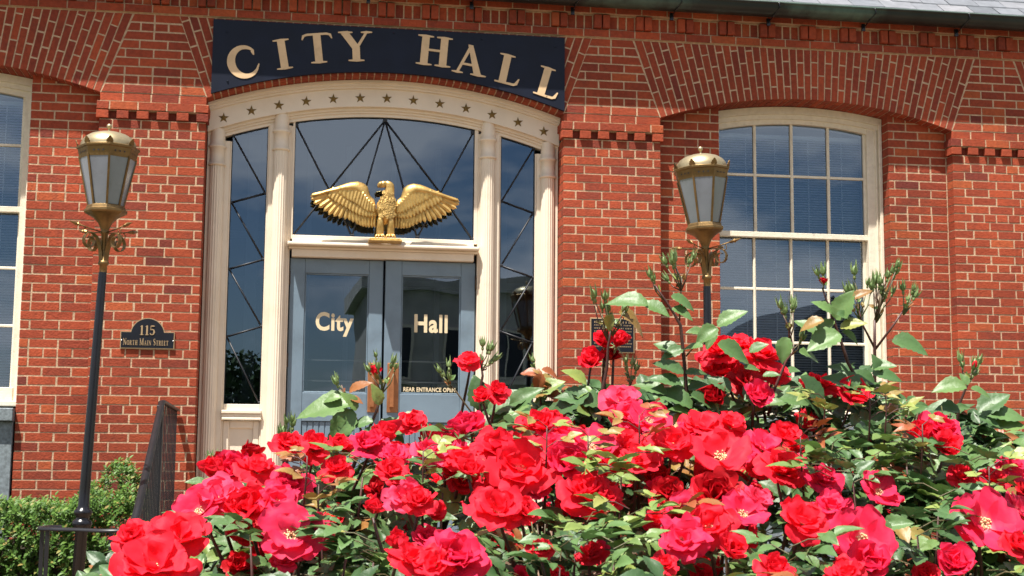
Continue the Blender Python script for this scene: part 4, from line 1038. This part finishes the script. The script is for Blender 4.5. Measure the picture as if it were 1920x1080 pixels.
def bloom(u, v, rpx, kind, tint, fx=0., fz=.8, d=None, spin=None, pstem=True):
    """rpx: radius in the photo's pixels; fx: turn to the right; fz: how far it looks up"""
    global nb
    d = d or dist_for(v)-.05+J(.03); p = at(u, v, d); rad = rpx*1.02*d/FPX; base_r = {'open': .044, 'semi': .045, 'full': .044, 'cup': .038, 'half': .022}[kind]; s_ = rad/base_r
    BLP.append((u, v, rpx, d))
    nrm = (Vector((fx, -1.0, fz)) + Vector((J(.15), 0, J(.15)))).normalized()
    i = nb % {'open': 4, 'semi': 6, 'full': 5, 'cup': 4, 'half': 3}[kind]; nb += 1
    if kind == 'full' and nb % 3 == 0: kind = 'semi'
    if tint == 'p' and kind != 'open' and nb % 4 == 0: tint = 'k'
    o = bpy.data.objects.new('rose_bloom', get_mesh(kind, i, tint)); COL.objects.link(o); o.parent = bush
    M = Matrix.Translation(p-nrm*.012*s_-BO) @ frame_z(nrm, R.uniform(0, 6.28) if spin is None else spin) @ Matrix.Scale(s_, 4); o.matrix_local = M
    if s_*base_r > .02:
        c = bpy.data.objects.new('calyx', get_mesh(kind, i, 'c')); COL.objects.link(c); c.parent = o
        if PROTO[kind, i, 's']: c = bpy.data.objects.new('stamens', get_mesh(kind, i, 's')); COL.objects.link(c); c.parent = o
    if pstem:
        a = p-nrm*.025*s_; stem(a, a+Vector((J(.05)-nrm.x*.05, .05+J(.03), -.20-J(.05))), .0022, .004, R.uniform(0, .6))
# (x, y, radius) in the photo, kind, tint, facing
BL_ = [(250,1008,38,'full','r',-.3,.9),(335,1005,62,'semi','r',-.1,1.2),(290,1058,72,'full','r',-.2,.9),(405,930,52,'semi','p',-.4,.9),(372,955,50,'open','p',-.5,.8),(462,952,48,'cup','r',-.1,.9),(545,1000,64,'open','p',-.1,.7),(590,1000,42,'open','p',.5,.7),
 (440,880,36,'cup','p',-.3,.8),(485,878,42,'semi','r',.3,1.3),(470,852,21,'half','d',0,2.),(402,885,24,'half','r',-.4,1.2),(412,862,14,'half','d',-.2,2.),(545,908,44,'full','p',.1,1.),(520,938,42,'semi','p',.0,1.),(540,833,34,'full','r',0,1.3),(588,838,40,'full','r',0,1.4),(635,836,26,'cup','r',.3,1.5),
 (690,835,42,'full','p',0,1.5),(720,820,30,'half','r',0,1.5),(740,850,30,'semi','p',.2,1.4),(632,880,34,'full','r',0,1.4),(735,885,38,'full','r',.2,1.),(760,930,40,'semi','p',0,.8),(785,940,34,'full','r',0,1.2),(700,955,20,'half','r',0,1.),(745,1020,22,'half','r',0,1.8),(770,1045,48,'semi','r',.3,1.3),(855,1045,62,'full','p',-.1,.8),(815,1058,40,'semi','r',-.3,.8),
 (835,838,46,'semi','p',-.2,1.2),(800,850,38,'full','p',0,1.4),(865,860,36,'semi','r',0,1.4),(882,798,32,'cup','p',-.3,1.4),(862,808,26,'half','p',-.4,1.4),(880,678,28,'full','r',-.2,1.1),(932,735,28,'full','r',.2,1.4),(905,745,22,'cup','r',-.2,1.4),(880,882,30,'cup','r',0,1.1),
 (975,872,72,'semi','r',0,.9),(935,838,48,'full','r',-.3,1.3),(935,952,58,'semi','r',-.1,.95),(985,958,34,'full','r',.4,.9),(1010,800,44,'full','r',0,1.4),(1055,812,44,'full','p',.1,1.3),(1062,868,46,'cup','p',0,.7),(1035,840,40,'semi','p',-.1,1.),(1110,835,48,'open','p',.0,1.1),(1100,925,56,'full','r',0,1.1),(1140,930,34,'semi','r',.5,1.1),(1015,1030,28,'full','r',0,1.),
 (1132,640,24,'cup','r',-.4,1.),(1160,640,22,'half','r',.4,1.4),(1108,676,28,'cup','r',-.1,.9),(1140,668,20,'half','d',.3,1.),(1165,750,40,'semi','p',-.3,1.2),(1180,778,38,'full','p',-.2,1.3),(1218,785,44,'open','p',.1,.8),(1175,835,46,'semi','r',0,1.2),(1195,860,38,'full','r',-.1,1.),(1262,832,48,'semi','r',.1,1.1),(1225,828,30,'full','p',0,1.4),
 (1318,800,42,'full','r',0,1.4),(1352,850,62,'open','r',0,1.1),(1290,812,32,'semi','p',-.2,1.4),(1372,795,36,'full','r',.2,1.4),(1350,660,40,'full','r',-.2,1.3),(1385,645,32,'semi','r',0,1.6),(1352,700,36,'cup','r',-.4,.9),(1425,665,44,'full','r',.3,1.3),(1400,715,40,'semi','d',.1,.8),(1455,700,30,'full','r',.4,1.2),(1420,745,30,'cup','p',.0,.8),(1340,745,28,'half','d',-.3,.9),
 (1432,838,40,'semi','p',0,1.1),(1465,880,48,'full','r',.1,1.1),(1470,820,30,'cup','r',.3,1.3),(1290,960,46,'full','p',-.3,.9),(1330,985,54,'semi','r',-.1,.8),(1395,960,48,'open','p',.2,.9),(1285,990,24,'half','d',-.1,1.6),(1370,1030,34,'cup','r',.3,.6),(1345,925,48,'cup','d',-.2,.7),(1420,935,34,'semi','p',.5,.9),(1255,925,30,'cup','d',-.4,.8),(1280,1010,50,'semi','p',0,.8),
 (1508,975,54,'semi','r',0,.95),(1618,1008,62,'open','p',-.05,.38),(1560,950,44,'semi','p',-.3,1.),(1650,920,44,'open','p',.1,.8),(1540,900,40,'full','p',0,1.2),(1545,722,30,'full','r',0,1.5),(1600,745,36,'cup','r',.2,1.),(1520,725,22,'half','r',0,1.4),(1765,808,44,'full','p',.1,1.2),(1775,840,32,'cup','r',.1,.9),(1725,815,24,'half','r',-.3,1.3),(1630,1058,48,'cup','p',-.2,.7),(1590,1075,40,'full','r',-.4,.8),
 (1850,978,66,'open','p',.15,.55),(1800,900,30,'full','r',0,1.2),(1895,880,34,'semi','p',.2,1.2),(1860,905,30,'full','r',0,1.2),(1785,1065,46,'cup','p',-.1,.8),(1905,960,40,'open','p',.8,.7),(1900,1030,36,'full','r',.3,.8),(1245,1062,26,'full','r',0,1.),(1450,1075,40,'full','r',0,1.1)]
for b_ in BL_[:100]: bloom(*b_)
# blooms beyond the hundred that show largest, and those deep in the bush: one piece
extra = MB()
def stuff_bloom(u, v, rpx, kd, tint, fx, fz, d=None):
    d = d or dist_for(v); p = at(u, v, d); s_ = rpx*d/FPX/.044; nrm = Vector((fx, -1, fz)).normalized(); i = R.randrange(3 if kd != 'half' else 2); src = PROTO[kd, i, 'r']
    M = Matrix.Translation(p) @ frame_z(nrm, R.uniform(0, 6)) @ Matrix.Scale(s_, 4); b0 = len(extra.v)
    extra.mesh([M @ Vector(q) for q in src.v], src.f, {'r': 0, 'p': 1, 'd': 2}[tint], .5, True, mx=[src.mx.get(k, 0) for k in range(len(src.v))])
for b_ in BL_[100:]: stuff_bloom(*b_)
for k in range(120):
    u = R.uniform(420, 1990); v = R.uniform(840, 1090)
    if k % 2: u = R.gauss(1190, 230); v = R.uniform(785, 930)
    if u < 620: v = R.uniform(940, 1090)
    if u > 1480 and k % 5: continue
    BLP.append((u, v, 26, dist_for(v)+.12))
    stuff_bloom(u, v, R.uniform(24, 38), R.choice(['full', 'semi', 'cup', 'full']), R.choice('rrpd'), J(.5), R.uniform(.5, 1.3), dist_for(v)+R.uniform(.06, .30))
for k in range(40):       # the far side of the bush
    d = R.uniform(3.1, 3.8); u = R.uniform(600, 1900); stuff_bloom(u, R.uniform(900, 980), 30, 'full', R.choice('rp'), J(1), 1.4, d)
xo = extra.build('far_blooms', [PETR, PETP, PETD], bush); xo['kind'] = 'stuff'

# leaves ---------------------------------------------------------------------------------
lv = MB()
def leaflet_tpl(n, nv, rn_, fold=.35, droop=.5):
    P = []
    for i in range(n+1):
        u = i/n; wv = (sin(pi*u**.82)**.85)*(1-.25*u); tooth = (1.07 if i % 2 else .93) if 0 < i < n else 1; row = []
        for j in range(nv+1):
            v = -1+2*j/nv; ww = .33*wv*(tooth if abs(v) > .9 else 1)
            z = fold*abs(v)*wv*.22-droop*.30*u*u+.02*sin(u*9+v*4+rn_)*wv + (.026*wv*(1 if j % 2 else -1) if nv > 2 and 0 < j < nv and j != nv//2 else 0)
            row.append((u-(0 if abs(v) < .9 else (.02 if i % 2 else .0)), ww*v, z))
        P.append(row)
    V = [q for r_ in P for q in r_]; m = nv+1; F_ = [(i*m+j, (i+1)*m+j, (i+1)*m+j+1, i*m+j+1) for i in range(n) for j in range(nv)]
    return V, F_
TPL = [leaflet_tpl(13, 4, k*1.3, R.uniform(.4, 1.0), R.uniform(.1, 1.1)) for k in range(8)]
TPLO = [leaflet_tpl(6, 2, k*1.3, R.uniform(.2, .7), R.uniform(.1, 1.0)) for k in range(4)]
def leaflet(p, d, nrm, ln, q, lo=False, mb=None):
    d = d.normalized(); s_ = nrm.cross(d)
    if s_.length < 1e-3: s_ = d.orthogonal()
    s_.normalize(); n_ = d.cross(s_); V, F_ = R.choice(TPLO if lo else TPL); wv = R.uniform(.92, 1.2)
    (mb or lv).mesh([p+d*(a*ln)+s_*(b*ln*wv)+n_*(c*ln) for a, b, c in V], F_, 0, q, True)
def leaf(p, d, nrm, ln, q, n=5, lo=False):
    """a compound rose leaf: rachis with a terminal leaflet and pairs"""
    d = d.normalized(); nrm = (nrm-d*nrm.dot(d)).normalized(); s_ = nrm.cross(d); L_ = ln*1.35
    e = p+d*L_-Vector((0, 0, L_*.12)); canes.tube([p, p+d*L_*.5+nrm*.003, e], .0009, 4, 0, .75 if q < .8 else .4, cap=False)
    def jj(): return Vector((J(.18), J(.18), J(.18)))
    leaflet(e, d+jj(), nrm+jj(), ln*R.uniform(.95, 1.15), q, lo)
    for k, t in enumerate((.80, .42)[:(n-1)//2]):
        pp = p+d*L_*t
        for sg in (-1, 1):
            leaflet(pp, d*.55+s_*sg*.9+jj(), nrm+jj()*1.2, ln*R.uniform(.75, .95)*(1-.12*k), q+J(.03), lo)
def hides_bloom(p):
    q = p-Vector((CX, -CD, CZ)); dd = q.dot(_F); u = 960+FPX*q.dot(_R)/dd; v = 540-FPX*q.dot(_U)/dd
    return any(dd < bd+.03 and (u-bu)**2+(v-bv)**2 < (br+10)**2 for bu, bv, br, bd in BLP)
def lq():
    t = R.random()
    return R.uniform(.04, .40) if t < .50 else R.uniform(.36, .64) if t < .82 else R.uniform(.64, .84) if t < .95 else R.uniform(.86, 1)
SIL = [(150, 1130), (230, 1060), (300, 1000), (400, 945), (440, 905), (520, 880), (600, 860), (700, 835), (800, 815), (880, 795), (960, 765), (1040, 735), (1120, 725), (1200, 745), (1280, 735), (1400, 700), (1500, 700), (1600, 700), (1680, 745), (1780, 775), (1860, 800), (1950, 830), (2200, 880)]
def sil(u):
    for (a, va), (b, vb) in zip(SIL, SIL[1:]):
        if a <= u <= b: return va+(vb-va)*(u-a)/(b-a)
    return 1130 if u < 150 else 880
D0, D1 = 1.80, 3.0
def vtop(u, d): 
    t = max(0, (D1-d)/(D1-D0)); return sil(u)+(1190-sil(u))*t**1.25+14
for k in range(4300):
    u = R.uniform(150, 2150) if k % 3 else R.uniform(150, 720); d = D0+(D1-D0)*R.random()**.8
    p = at(u, vtop(u, d), d); dep = abs(R.gauss(0, .07)) if R.random() < .62 else R.uniform(0, .6)
    p.z -= dep
    if p.z < GZ+.2: continue
    a = R.uniform(0, 6.28); out = Vector((cos(a), sin(a)-.25, R.uniform(-.25, .55))); nrm = Vector((J(.9), -.7+J(.6), .9))
    if hides_bloom(p+out.normalized()*.06) or hides_bloom(p+out.normalized()*.11): continue
    leaf(p, out, nrm, R.uniform(.034, .055), lq()*(1 if dep < .12 else .6), 5 if R.random() < .6 else 3, lo=dep > .13)  # deep leaves get a darker green, the bush's inner shade in their colour
for k in range(700):       # the far side and flanks, so that the bush is round
    u = R.uniform(330, 2300); d = R.uniform(3.0, 3.9); vt = sil(u)+40+((d-3.0)/.9)**2*260; p = at(u, vt, d); p.z -= R.uniform(0, .7)
    if p.z < GZ+.15: continue
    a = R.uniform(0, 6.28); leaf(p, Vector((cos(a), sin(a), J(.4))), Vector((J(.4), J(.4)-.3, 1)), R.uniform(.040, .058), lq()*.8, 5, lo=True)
for k in range(850):       # dense growth on the right shoulder, under the tall shoots
    u = R.uniform(1020, 2000); d = R.uniform(2.5, 3.15); p = at(u, vtop(u, d)+J(12), d); p.z -= abs(R.gauss(0, .05)) if k % 3 else R.uniform(0, .3)
    a = R.uniform(0, 6.28); q_ = Vector((cos(a), sin(a)-.3, .2))
    if hides_bloom(p+q_*.06) or hides_bloom(p+q_*.11): continue
    leaf(p, Vector((cos(a), sin(a)-.3, R.uniform(-.1, .6))), Vector((J(.6), -.8+J(.4), .9)), R.uniform(.036, .056), lq(), 5 if k % 2 else 3, lo=k % 3 == 0)
# canes rising from the ground
for k in range(60):
    u = R.uniform(420, 2050); d = R.uniform(2.2, 3.3); top = at(u, vtop(u, d)+15, d)-Vector((0, 0, R.uniform(.05, .16))); foot = Vector((3.95+(top.x-3.95)*.45+J(.1), -8.2+(top.y+8.2)*.4+J(.08), GZ))
    m1 = foot*.62+top*.38+Vector((J(.05), J(.05), .05)); m2 = foot*.25+top*.75+Vector((J(.04), J(.04), .03)); canes.tube([foot, m1, m2, top], [.007, .0055, .0042, .0015], 7, 0, R.uniform(0, .5))
# buds ------------------------------------------------------------------------------------
def bud_mesh(red, rn_):
    m = MB(); m.lathe([(.0012, -.013), (.0036, -.0095), (.0042, -.006), (.0028, -.001)], 8); g_ = [(.0028, -.001), (.0062, .003), (.0072, .008), (.0060, .014), (.0036, .019), (.0008, .023)]
    m.lathe(g_, 9, mi=0)
    if red: m.lathe([(.0056, .010), (.0080, .014), (.0074, .021), (.0050, .027), (.0012, .031)], 9, mi=1)
    for i in range(5):
        a = i*2*pi/5+rn_.uniform(-.2, .2); c, s_ = cos(a), sin(a); t = Vector((-s_, c, 0)); o_ = .012 if red else .004+rn_.uniform(0, .006)
        pts = [Vector((c*.0064, s_*.0064, .003)), Vector((c*.0082, s_*.0082, .010)), Vector((c*(.007+o_*.4), s_*(.007+o_*.4), .018)), Vector((c*(.004+o_), s_*(.004+o_), .030+rn_.uniform(0, .008)))]
        w_ = [.0034, .0042, .0026, .0003]
        for q in range(3): m.face([pts[q]-t*w_[q], pts[q]+t*w_[q], pts[q+1]+t*w_[q+1], pts[q+1]-t*w_[q+1]])
    return m
BUD = [to_mesh(bud_mesh(False, rn), 'rose_bud', [SEPAL, PETD]) for _ in range(3)]+[to_mesh(bud_mesh(True, rn), 'rose_bud', [SEPAL, PETR]) for _ in range(2)]
nbud = 0
def bud(p, nrm, s_, red=False):
    global nbud
    if nbud >= 98: return
    nbud += 1; o = bpy.data.objects.new('rose_bud', BUD[3+nbud % 2] if red else BUD[nbud % 3]); COL.objects.link(o); o.parent = bush
    o.matrix_local = Matrix.Translation(p-BO) @ frame_z(nrm.normalized(), R.uniform(0, 6)) @ Matrix.Scale(s_, 4)
def bud_cluster(u, v, d, n, spread=22, joint=None, red=0, s_=1.0):
    """buds round (u, v) on short stalks that meet at joint (u, v)"""
    j = at(joint[0], joint[1], d) if joint else at(u, v+55, d)
    for k in range(n):
        p = at(u+J(spread), v+J(spread)*.9, d+J(.02)); n_ = (p-j).normalized()+Vector((J(.2), J(.2), .4)); bud(p, n_, s_*R.uniform(.5, .85), k < red)
        n_.normalize(); a = p-n_*.010*s_; canes.tube([a, a*.5+j*.5+Vector((J(.006), J(.006), 0)), j], [.0011, .0013, .0019], 5, 0, R.uniform(.5, 1))
        if R.random() < .6: leaflet(j*.6+p*.4, Vector((J(1), J(.6), .7)), Vector((J(1), -1, .3)), R.uniform(.010, .018), R.uniform(.6, 1))
def shoot(pts, d, r0=.0022, r1=.0042, q=.15, dj=0):
    P_ = [at(u, v, d+dj*i) for i, (u, v) in enumerate(pts)]; n = len(P_); canes.tube(P_, [r1+(r0-r1)*i/(n-1) for i in range(n)], 8, 0, q); return P_
def big_leaf(u0, v0, u1, v1, d, q, tilt=.0, toward=.0, wide=1.0):
    """one leaflet whose stalk and tip show at these picture points"""
    a = at(u0, v0, d); b = at(u1, v1, d-toward); dd = b-a; nrm = Vector((tilt, -.75, .8)); leaflet(a, dd, nrm, dd.length*1.04, q)
DS = 2.85
shoot([(640, 960), (660, 880), (690, 810), (706, 770), (716, 738)], DS, .0022, .0046)
shoot([(690, 838), (668, 785), (648, 742), (640, 722)], DS, .0015, .0026, .6)
bud_cluster(715, 690, DS, 7, 26, (716, 738)); bloom(703, 697, 13, 'half', 'r', 0, 2.5, DS, pstem=False); bud_cluster(636, 715, DS, 2, 8, (650, 745))
for a in ((668,755,556,772,.62),(662,768,622,830,.55),(700,790,655,795,.45),(640,745,606,748,.66),(655,735,690,712,.97),(655,745,680,752,.97),(700,812,790,790,.52),(720,800,760,835,.5),(712,760,700,720,.8),(690,800,700,830,.4),(668,770,640,735,.7),(740,790,810,805,.48),(665,800,600,860,.42)): big_leaf(a[0], a[1], a[2], a[3], DS-.02+J(.03), a[4], J(.3), J(.02))
shoot([(912, 860), (903, 790), (897, 745), (905, 705), (903, 690)], DS, .002, .0042)
shoot([(905, 800), (878, 765), (858, 738), (845, 722)], DS, .0014, .002, .7); bud_cluster(838, 700, DS, 4, 13, (846, 728)); bud_cluster(914, 665, DS, 5, 20, (903, 695))
for a in ((905,768,890,705,.3),(915,775,1000,735,.4),(912,790,985,810,.45),(900,780,925,740,.3),(915,768,945,800,.42),(960,770,1010,722,.42),(955,765,920,790,.48),(940,790,880,850,.46)): big_leaf(a[0], a[1], a[2], a[3], DS-.02+J(.03), a[4], J(.3), J(.02))
shoot([(1020, 800), (1012, 740), (1005, 700), (1003, 690)], DS+.1, .0014, .003, .4); bud_cluster(1002, 682, DS+.1, 1, 3, (1004, 700))
for k in range(9): a = R.uniform(0, 6.28); big_leaf(1010+J(8), 705+J(14), 1010+cos(a)*42, 712+sin(a)*22, DS+.1+J(.03), R.uniform(.9, 1), J(.5))
for k in range(6): a = R.uniform(0, 6.28); big_leaf(1020+J(30), 740+J(14), 1030+cos(a)*50, 735+sin(a)*25, DS+.1+J(.03), R.uniform(.7, .96), J(.5))
shoot([(1128, 790), (1130, 730), (1138, 690), (1140, 650), (1148, 600)], DS, .002, .0042)
bud_cluster(1125, 572, DS, 5, 18, (1140, 640)); bud_cluster(1160, 580, DS, 6, 24, (1148, 630), 2); bud_cluster(1185, 690, DS, 5, 14, (1180, 730))
for a in ((1150,590,1138,622,.86),(1160,585,1215,620,.92),(1128,760,1050,730,.3),(1128,750,1090,780,.34),(1105,735,1030,775,.28),(1128,745,1175,760,.4),(1070,760,1010,790,.4),(1100,720,1062,688,.8),(1110,730,1065,745,.72),(1135,770,1190,790,.35)): big_leaf(a[0], a[1], a[2], a[3], DS-.02+J(.03), a[4], J(.3), J(.02))
shoot([(1300, 860), (1291, 790), (1284, 690), (1276, 610), (1262, 585), (1245, 560), (1228, 535)], DS, .0018, .005)
shoot([(1274, 602), (1276, 560), (1279, 520)], DS, .0014, .002, .7)
bud_cluster(1224, 525, DS, 2, 9, (1243, 562)); bud_cluster(1272, 505, DS, 9, 27, (1277, 545)); 
for a in ((1215,572,1140,555,.55),(1205,568,1255,592,.52),(1258,555,1305,575,.45),(1260,578,1300,592,.5),(1345,612,1400,582,.55),(1340,618,1325,655,.55),(1320,625,1288,620,.5),(1318,650,1280,655,.55),(1345,615,1305,640,.52),(1270,665,1228,640,.42),(1282,652,1240,670,.40),(1282,700,1225,680,.3),(1285,700,1325,695,.3),(1278,720,1220,705,.35),(1290,740,1240,730,.42),(1298,765,1225,720,.40),(1300,770,1270,735,.30),(1250,740,1190,715,.5),(1225,725,1195,720,.72),(1295,740,1350,765,.3),(1290,730,1330,720,.36)): big_leaf(a[0], a[1], a[2], a[3], DS-.03+J(.04), a[4], J(.3), J(.02))
canes.tube([at(1286, 668, DS), at(1310, 640, DS-.01), at(1345, 614, DS-.02)], [.002, .0013, .001], 5, 0, .8)
shoot([(1440, 780), (1452, 730), (1475, 675), (1488, 660), (1480, 615)], DS, .0016, .0036, .5); bud_cluster(1475, 585, DS, 5, 14, (1480, 640)); bud_cluster(1502, 640, DS, 2, 6, (1485, 665))
for a in ((1475,632,1466,680,.60),(1498,660,1540,672,.60),(1345,645,1405,680,.42),(1405,660,1440,645,.45),(1395,690,1425,690,.45),(1430,705,1462,700,.45),(1370,735,1330,700,.25),(1395,745,1430,710,.25),(1395,750,1450,735,.3),(1430,760,1480,745,.5),(1455,745,1520,760,.48),(1350,770,1395,760,.4)): big_leaf(a[0], a[1], a[2], a[3], DS-.05+J(.03), a[4], J(.3), J(.02))
shoot([(1655, 860), (1622, 740), (1590, 680), (1572, 625), (1552, 570), (1542, 540)], DS-.02, .0018, .0048)
bloom(1543, 530, 8, 'half', 'd', 0, 2, DS-.02, pstem=False); bud_cluster(1540, 520, DS-.02, 2, 6, (1543, 545))
for a in ((1568,600,1600,545,.62),(1600,560,1632,540,.94),(1565,602,1520,632,.7),(1530,625,1490,600,.60),(1562,590,1530,560,.60),(1575,625,1515,655,.60),(1578,622,1610,640,.6),(1568,590,1600,600,.4),(1575,615,1625,605,.86),(1545,600,1500,612,.92),(1600,700,1555,680,.32),(1605,705,1570,720,.3),(1612,715,1590,735,.35),(1620,735,1545,700,.32),(1625,735,1700,745,.36),(1620,720,1560,740,.4)): big_leaf(a[0], a[1], a[2], a[3], DS-.04+J(.03), a[4], J(.3), J(.02))
shoot([(1660, 850), (1640, 750), (1640, 650), (1640, 600)], DS, .0026, .0048, .3); shoot([(1641, 655), (1618, 610), (1606, 570)], DS, .0016, .0026, .45); shoot([(1641, 655), (1675, 610), (1695, 580)], DS, .0016, .0026, .5); shoot([(1640, 600), (1655, 545), (1660, 530)], DS, .0013, .002, .6)
bud_cluster(1662, 515, DS, 6, 22, (1650, 575)); bud_cluster(1650, 550, DS, 7, 26, (1643, 605)); bud_cluster(1702, 555, DS, 6, 16, (1694, 590)); bud_cluster(1608, 540, DS, 7, 28, (1612, 600))
for a in ((1672,640,1742,658,.4),(1632,690,1680,685,.5),(1635,700,1692,705,.33),(1640,720,1600,690,.3),(1645,735,1600,770,.28),(1650,700,1640,665,.36),(1500,735,1555,780,.2),(1505,740,1525,790,.3),(1560,765,1600,735,.3)): big_leaf(a[0], a[1], a[2], a[3], DS-.04+J(.03), a[4], J(.3), J(.02))
big_leaf(1500, 705, 1548, 778, DS-.10, .16, .3)
shoot([(1790, 860), (1798, 760), (1812, 725), (1818, 705)], DS, .0018, .0036, .2); bud_cluster(1817, 690, DS, 6, 18, (1816, 718), 1)
for a in ((1812,725,1750,728,.62),(1815,722,1800,700,.6),(1820,728,1860,740,.58),(1835,775,1892,738,.32),(1840,775,1925,780,.5),(1835,780,1875,800,.35),(1800,770,1730,760,.33),(1860,800,1925,795,.7),(1790,770,1820,760,.4)): big_leaf(a[0], a[1], a[2], a[3], DS-.04+J(.03), a[4], J(.3), J(.02))
for u, v, d, n, sp, rd in ((545, 805, DS, 5, 16, 0), (530, 820, DS, 2, 8, 0), (400, 868, 2.6, 4, 14, 1), (478, 845, 2.6, 3, 16, 0), (800, 800, 2.7, 6, 18, 2), (835, 795, 2.7, 2, 8, 0), (760, 850, 2.6, 3, 12, 0), (905, 860, 2.5, 4, 14, 1), (1010, 980, 2.2, 4, 16, 1), (1500, 760, 2.8, 3, 12, 1), (1700, 770, 2.7, 6, 24, 1), (1770, 760, 2.7, 5, 22, 1), (1880, 880, 2.5, 4, 16, 1)):
    bud_cluster(u, v, d, n, sp, None, rd)
# sprays of young leaves among the blooms
for u, v, d, q in ((1165, 870, 2.42, .82), (1150, 890, 2.4, .80), (1240, 960, 2.3, .90), (1180, 965, 2.25, .78), (1640, 860, 2.5, .70), (1700, 850, 2.5, .72), (1560, 870, 2.4, .70), (600, 960, 2.3, .5), (680, 870, 2.5, .64), (1100, 990, 2.2, .78), (1150, 1030, 2.1, .76), (1050, 1040, 2.1, .5), (1480, 1040, 2.1, .5), (700, 1030, 2.1, .45), (650, 1010, 2.15, .42), (830, 900, 2.45, .48), (880, 820, 2.6, .46), (1720, 980, 2.2, .3), (1760, 930, 2.35, .42), (1560, 840, 2.5, .36), (1600, 880, 2.4, .5), (1820, 860, 2.5, .4), (470, 1000, 2.2, .42), (1080, 1000, 2.2, .52)):
    P0 = at(u, v+25, d); canes.tube([P0, P0+Vector((J(.02), .02, -.14))], [.0015, .0035], 6, 0, .3)
    for k in range(4):
        a = R.uniform(0, 6.28); leaf(P0+Vector((0, 0, .01*k)), Vector((cos(a), sin(a), .35)), Vector((J(.2), -.2, 1)), R.uniform(.036, .050), min(1, q+J(.07)), 3 if k % 2 else 5)
for k in range(12):      # bronze young shoots
    u = R.uniform(560, 1900); v = sil(u)+R.uniform(-12, 150); d = dist_for(v)-.12; P0 = at(u, v, d); q = R.uniform(.84, 1)
    canes.tube([P0+Vector((0, 0, .03)), P0, P0+Vector((J(.02), .03, -.16))], [.001, .0015, .003], 6, 0, .3)
    for i in range(5):
        a = R.uniform(0, 6.28); leaf(P0+Vector((0, 0, .012*i-.02)), Vector((cos(a), sin(a), .5)), Vector((J(.3), -.4, 1)), R.uniform(.022, .038), min(1, q+J(.06)), 3)
lv.build('foliage', LEAF, bush); canes.build('cane', CANE, bush)
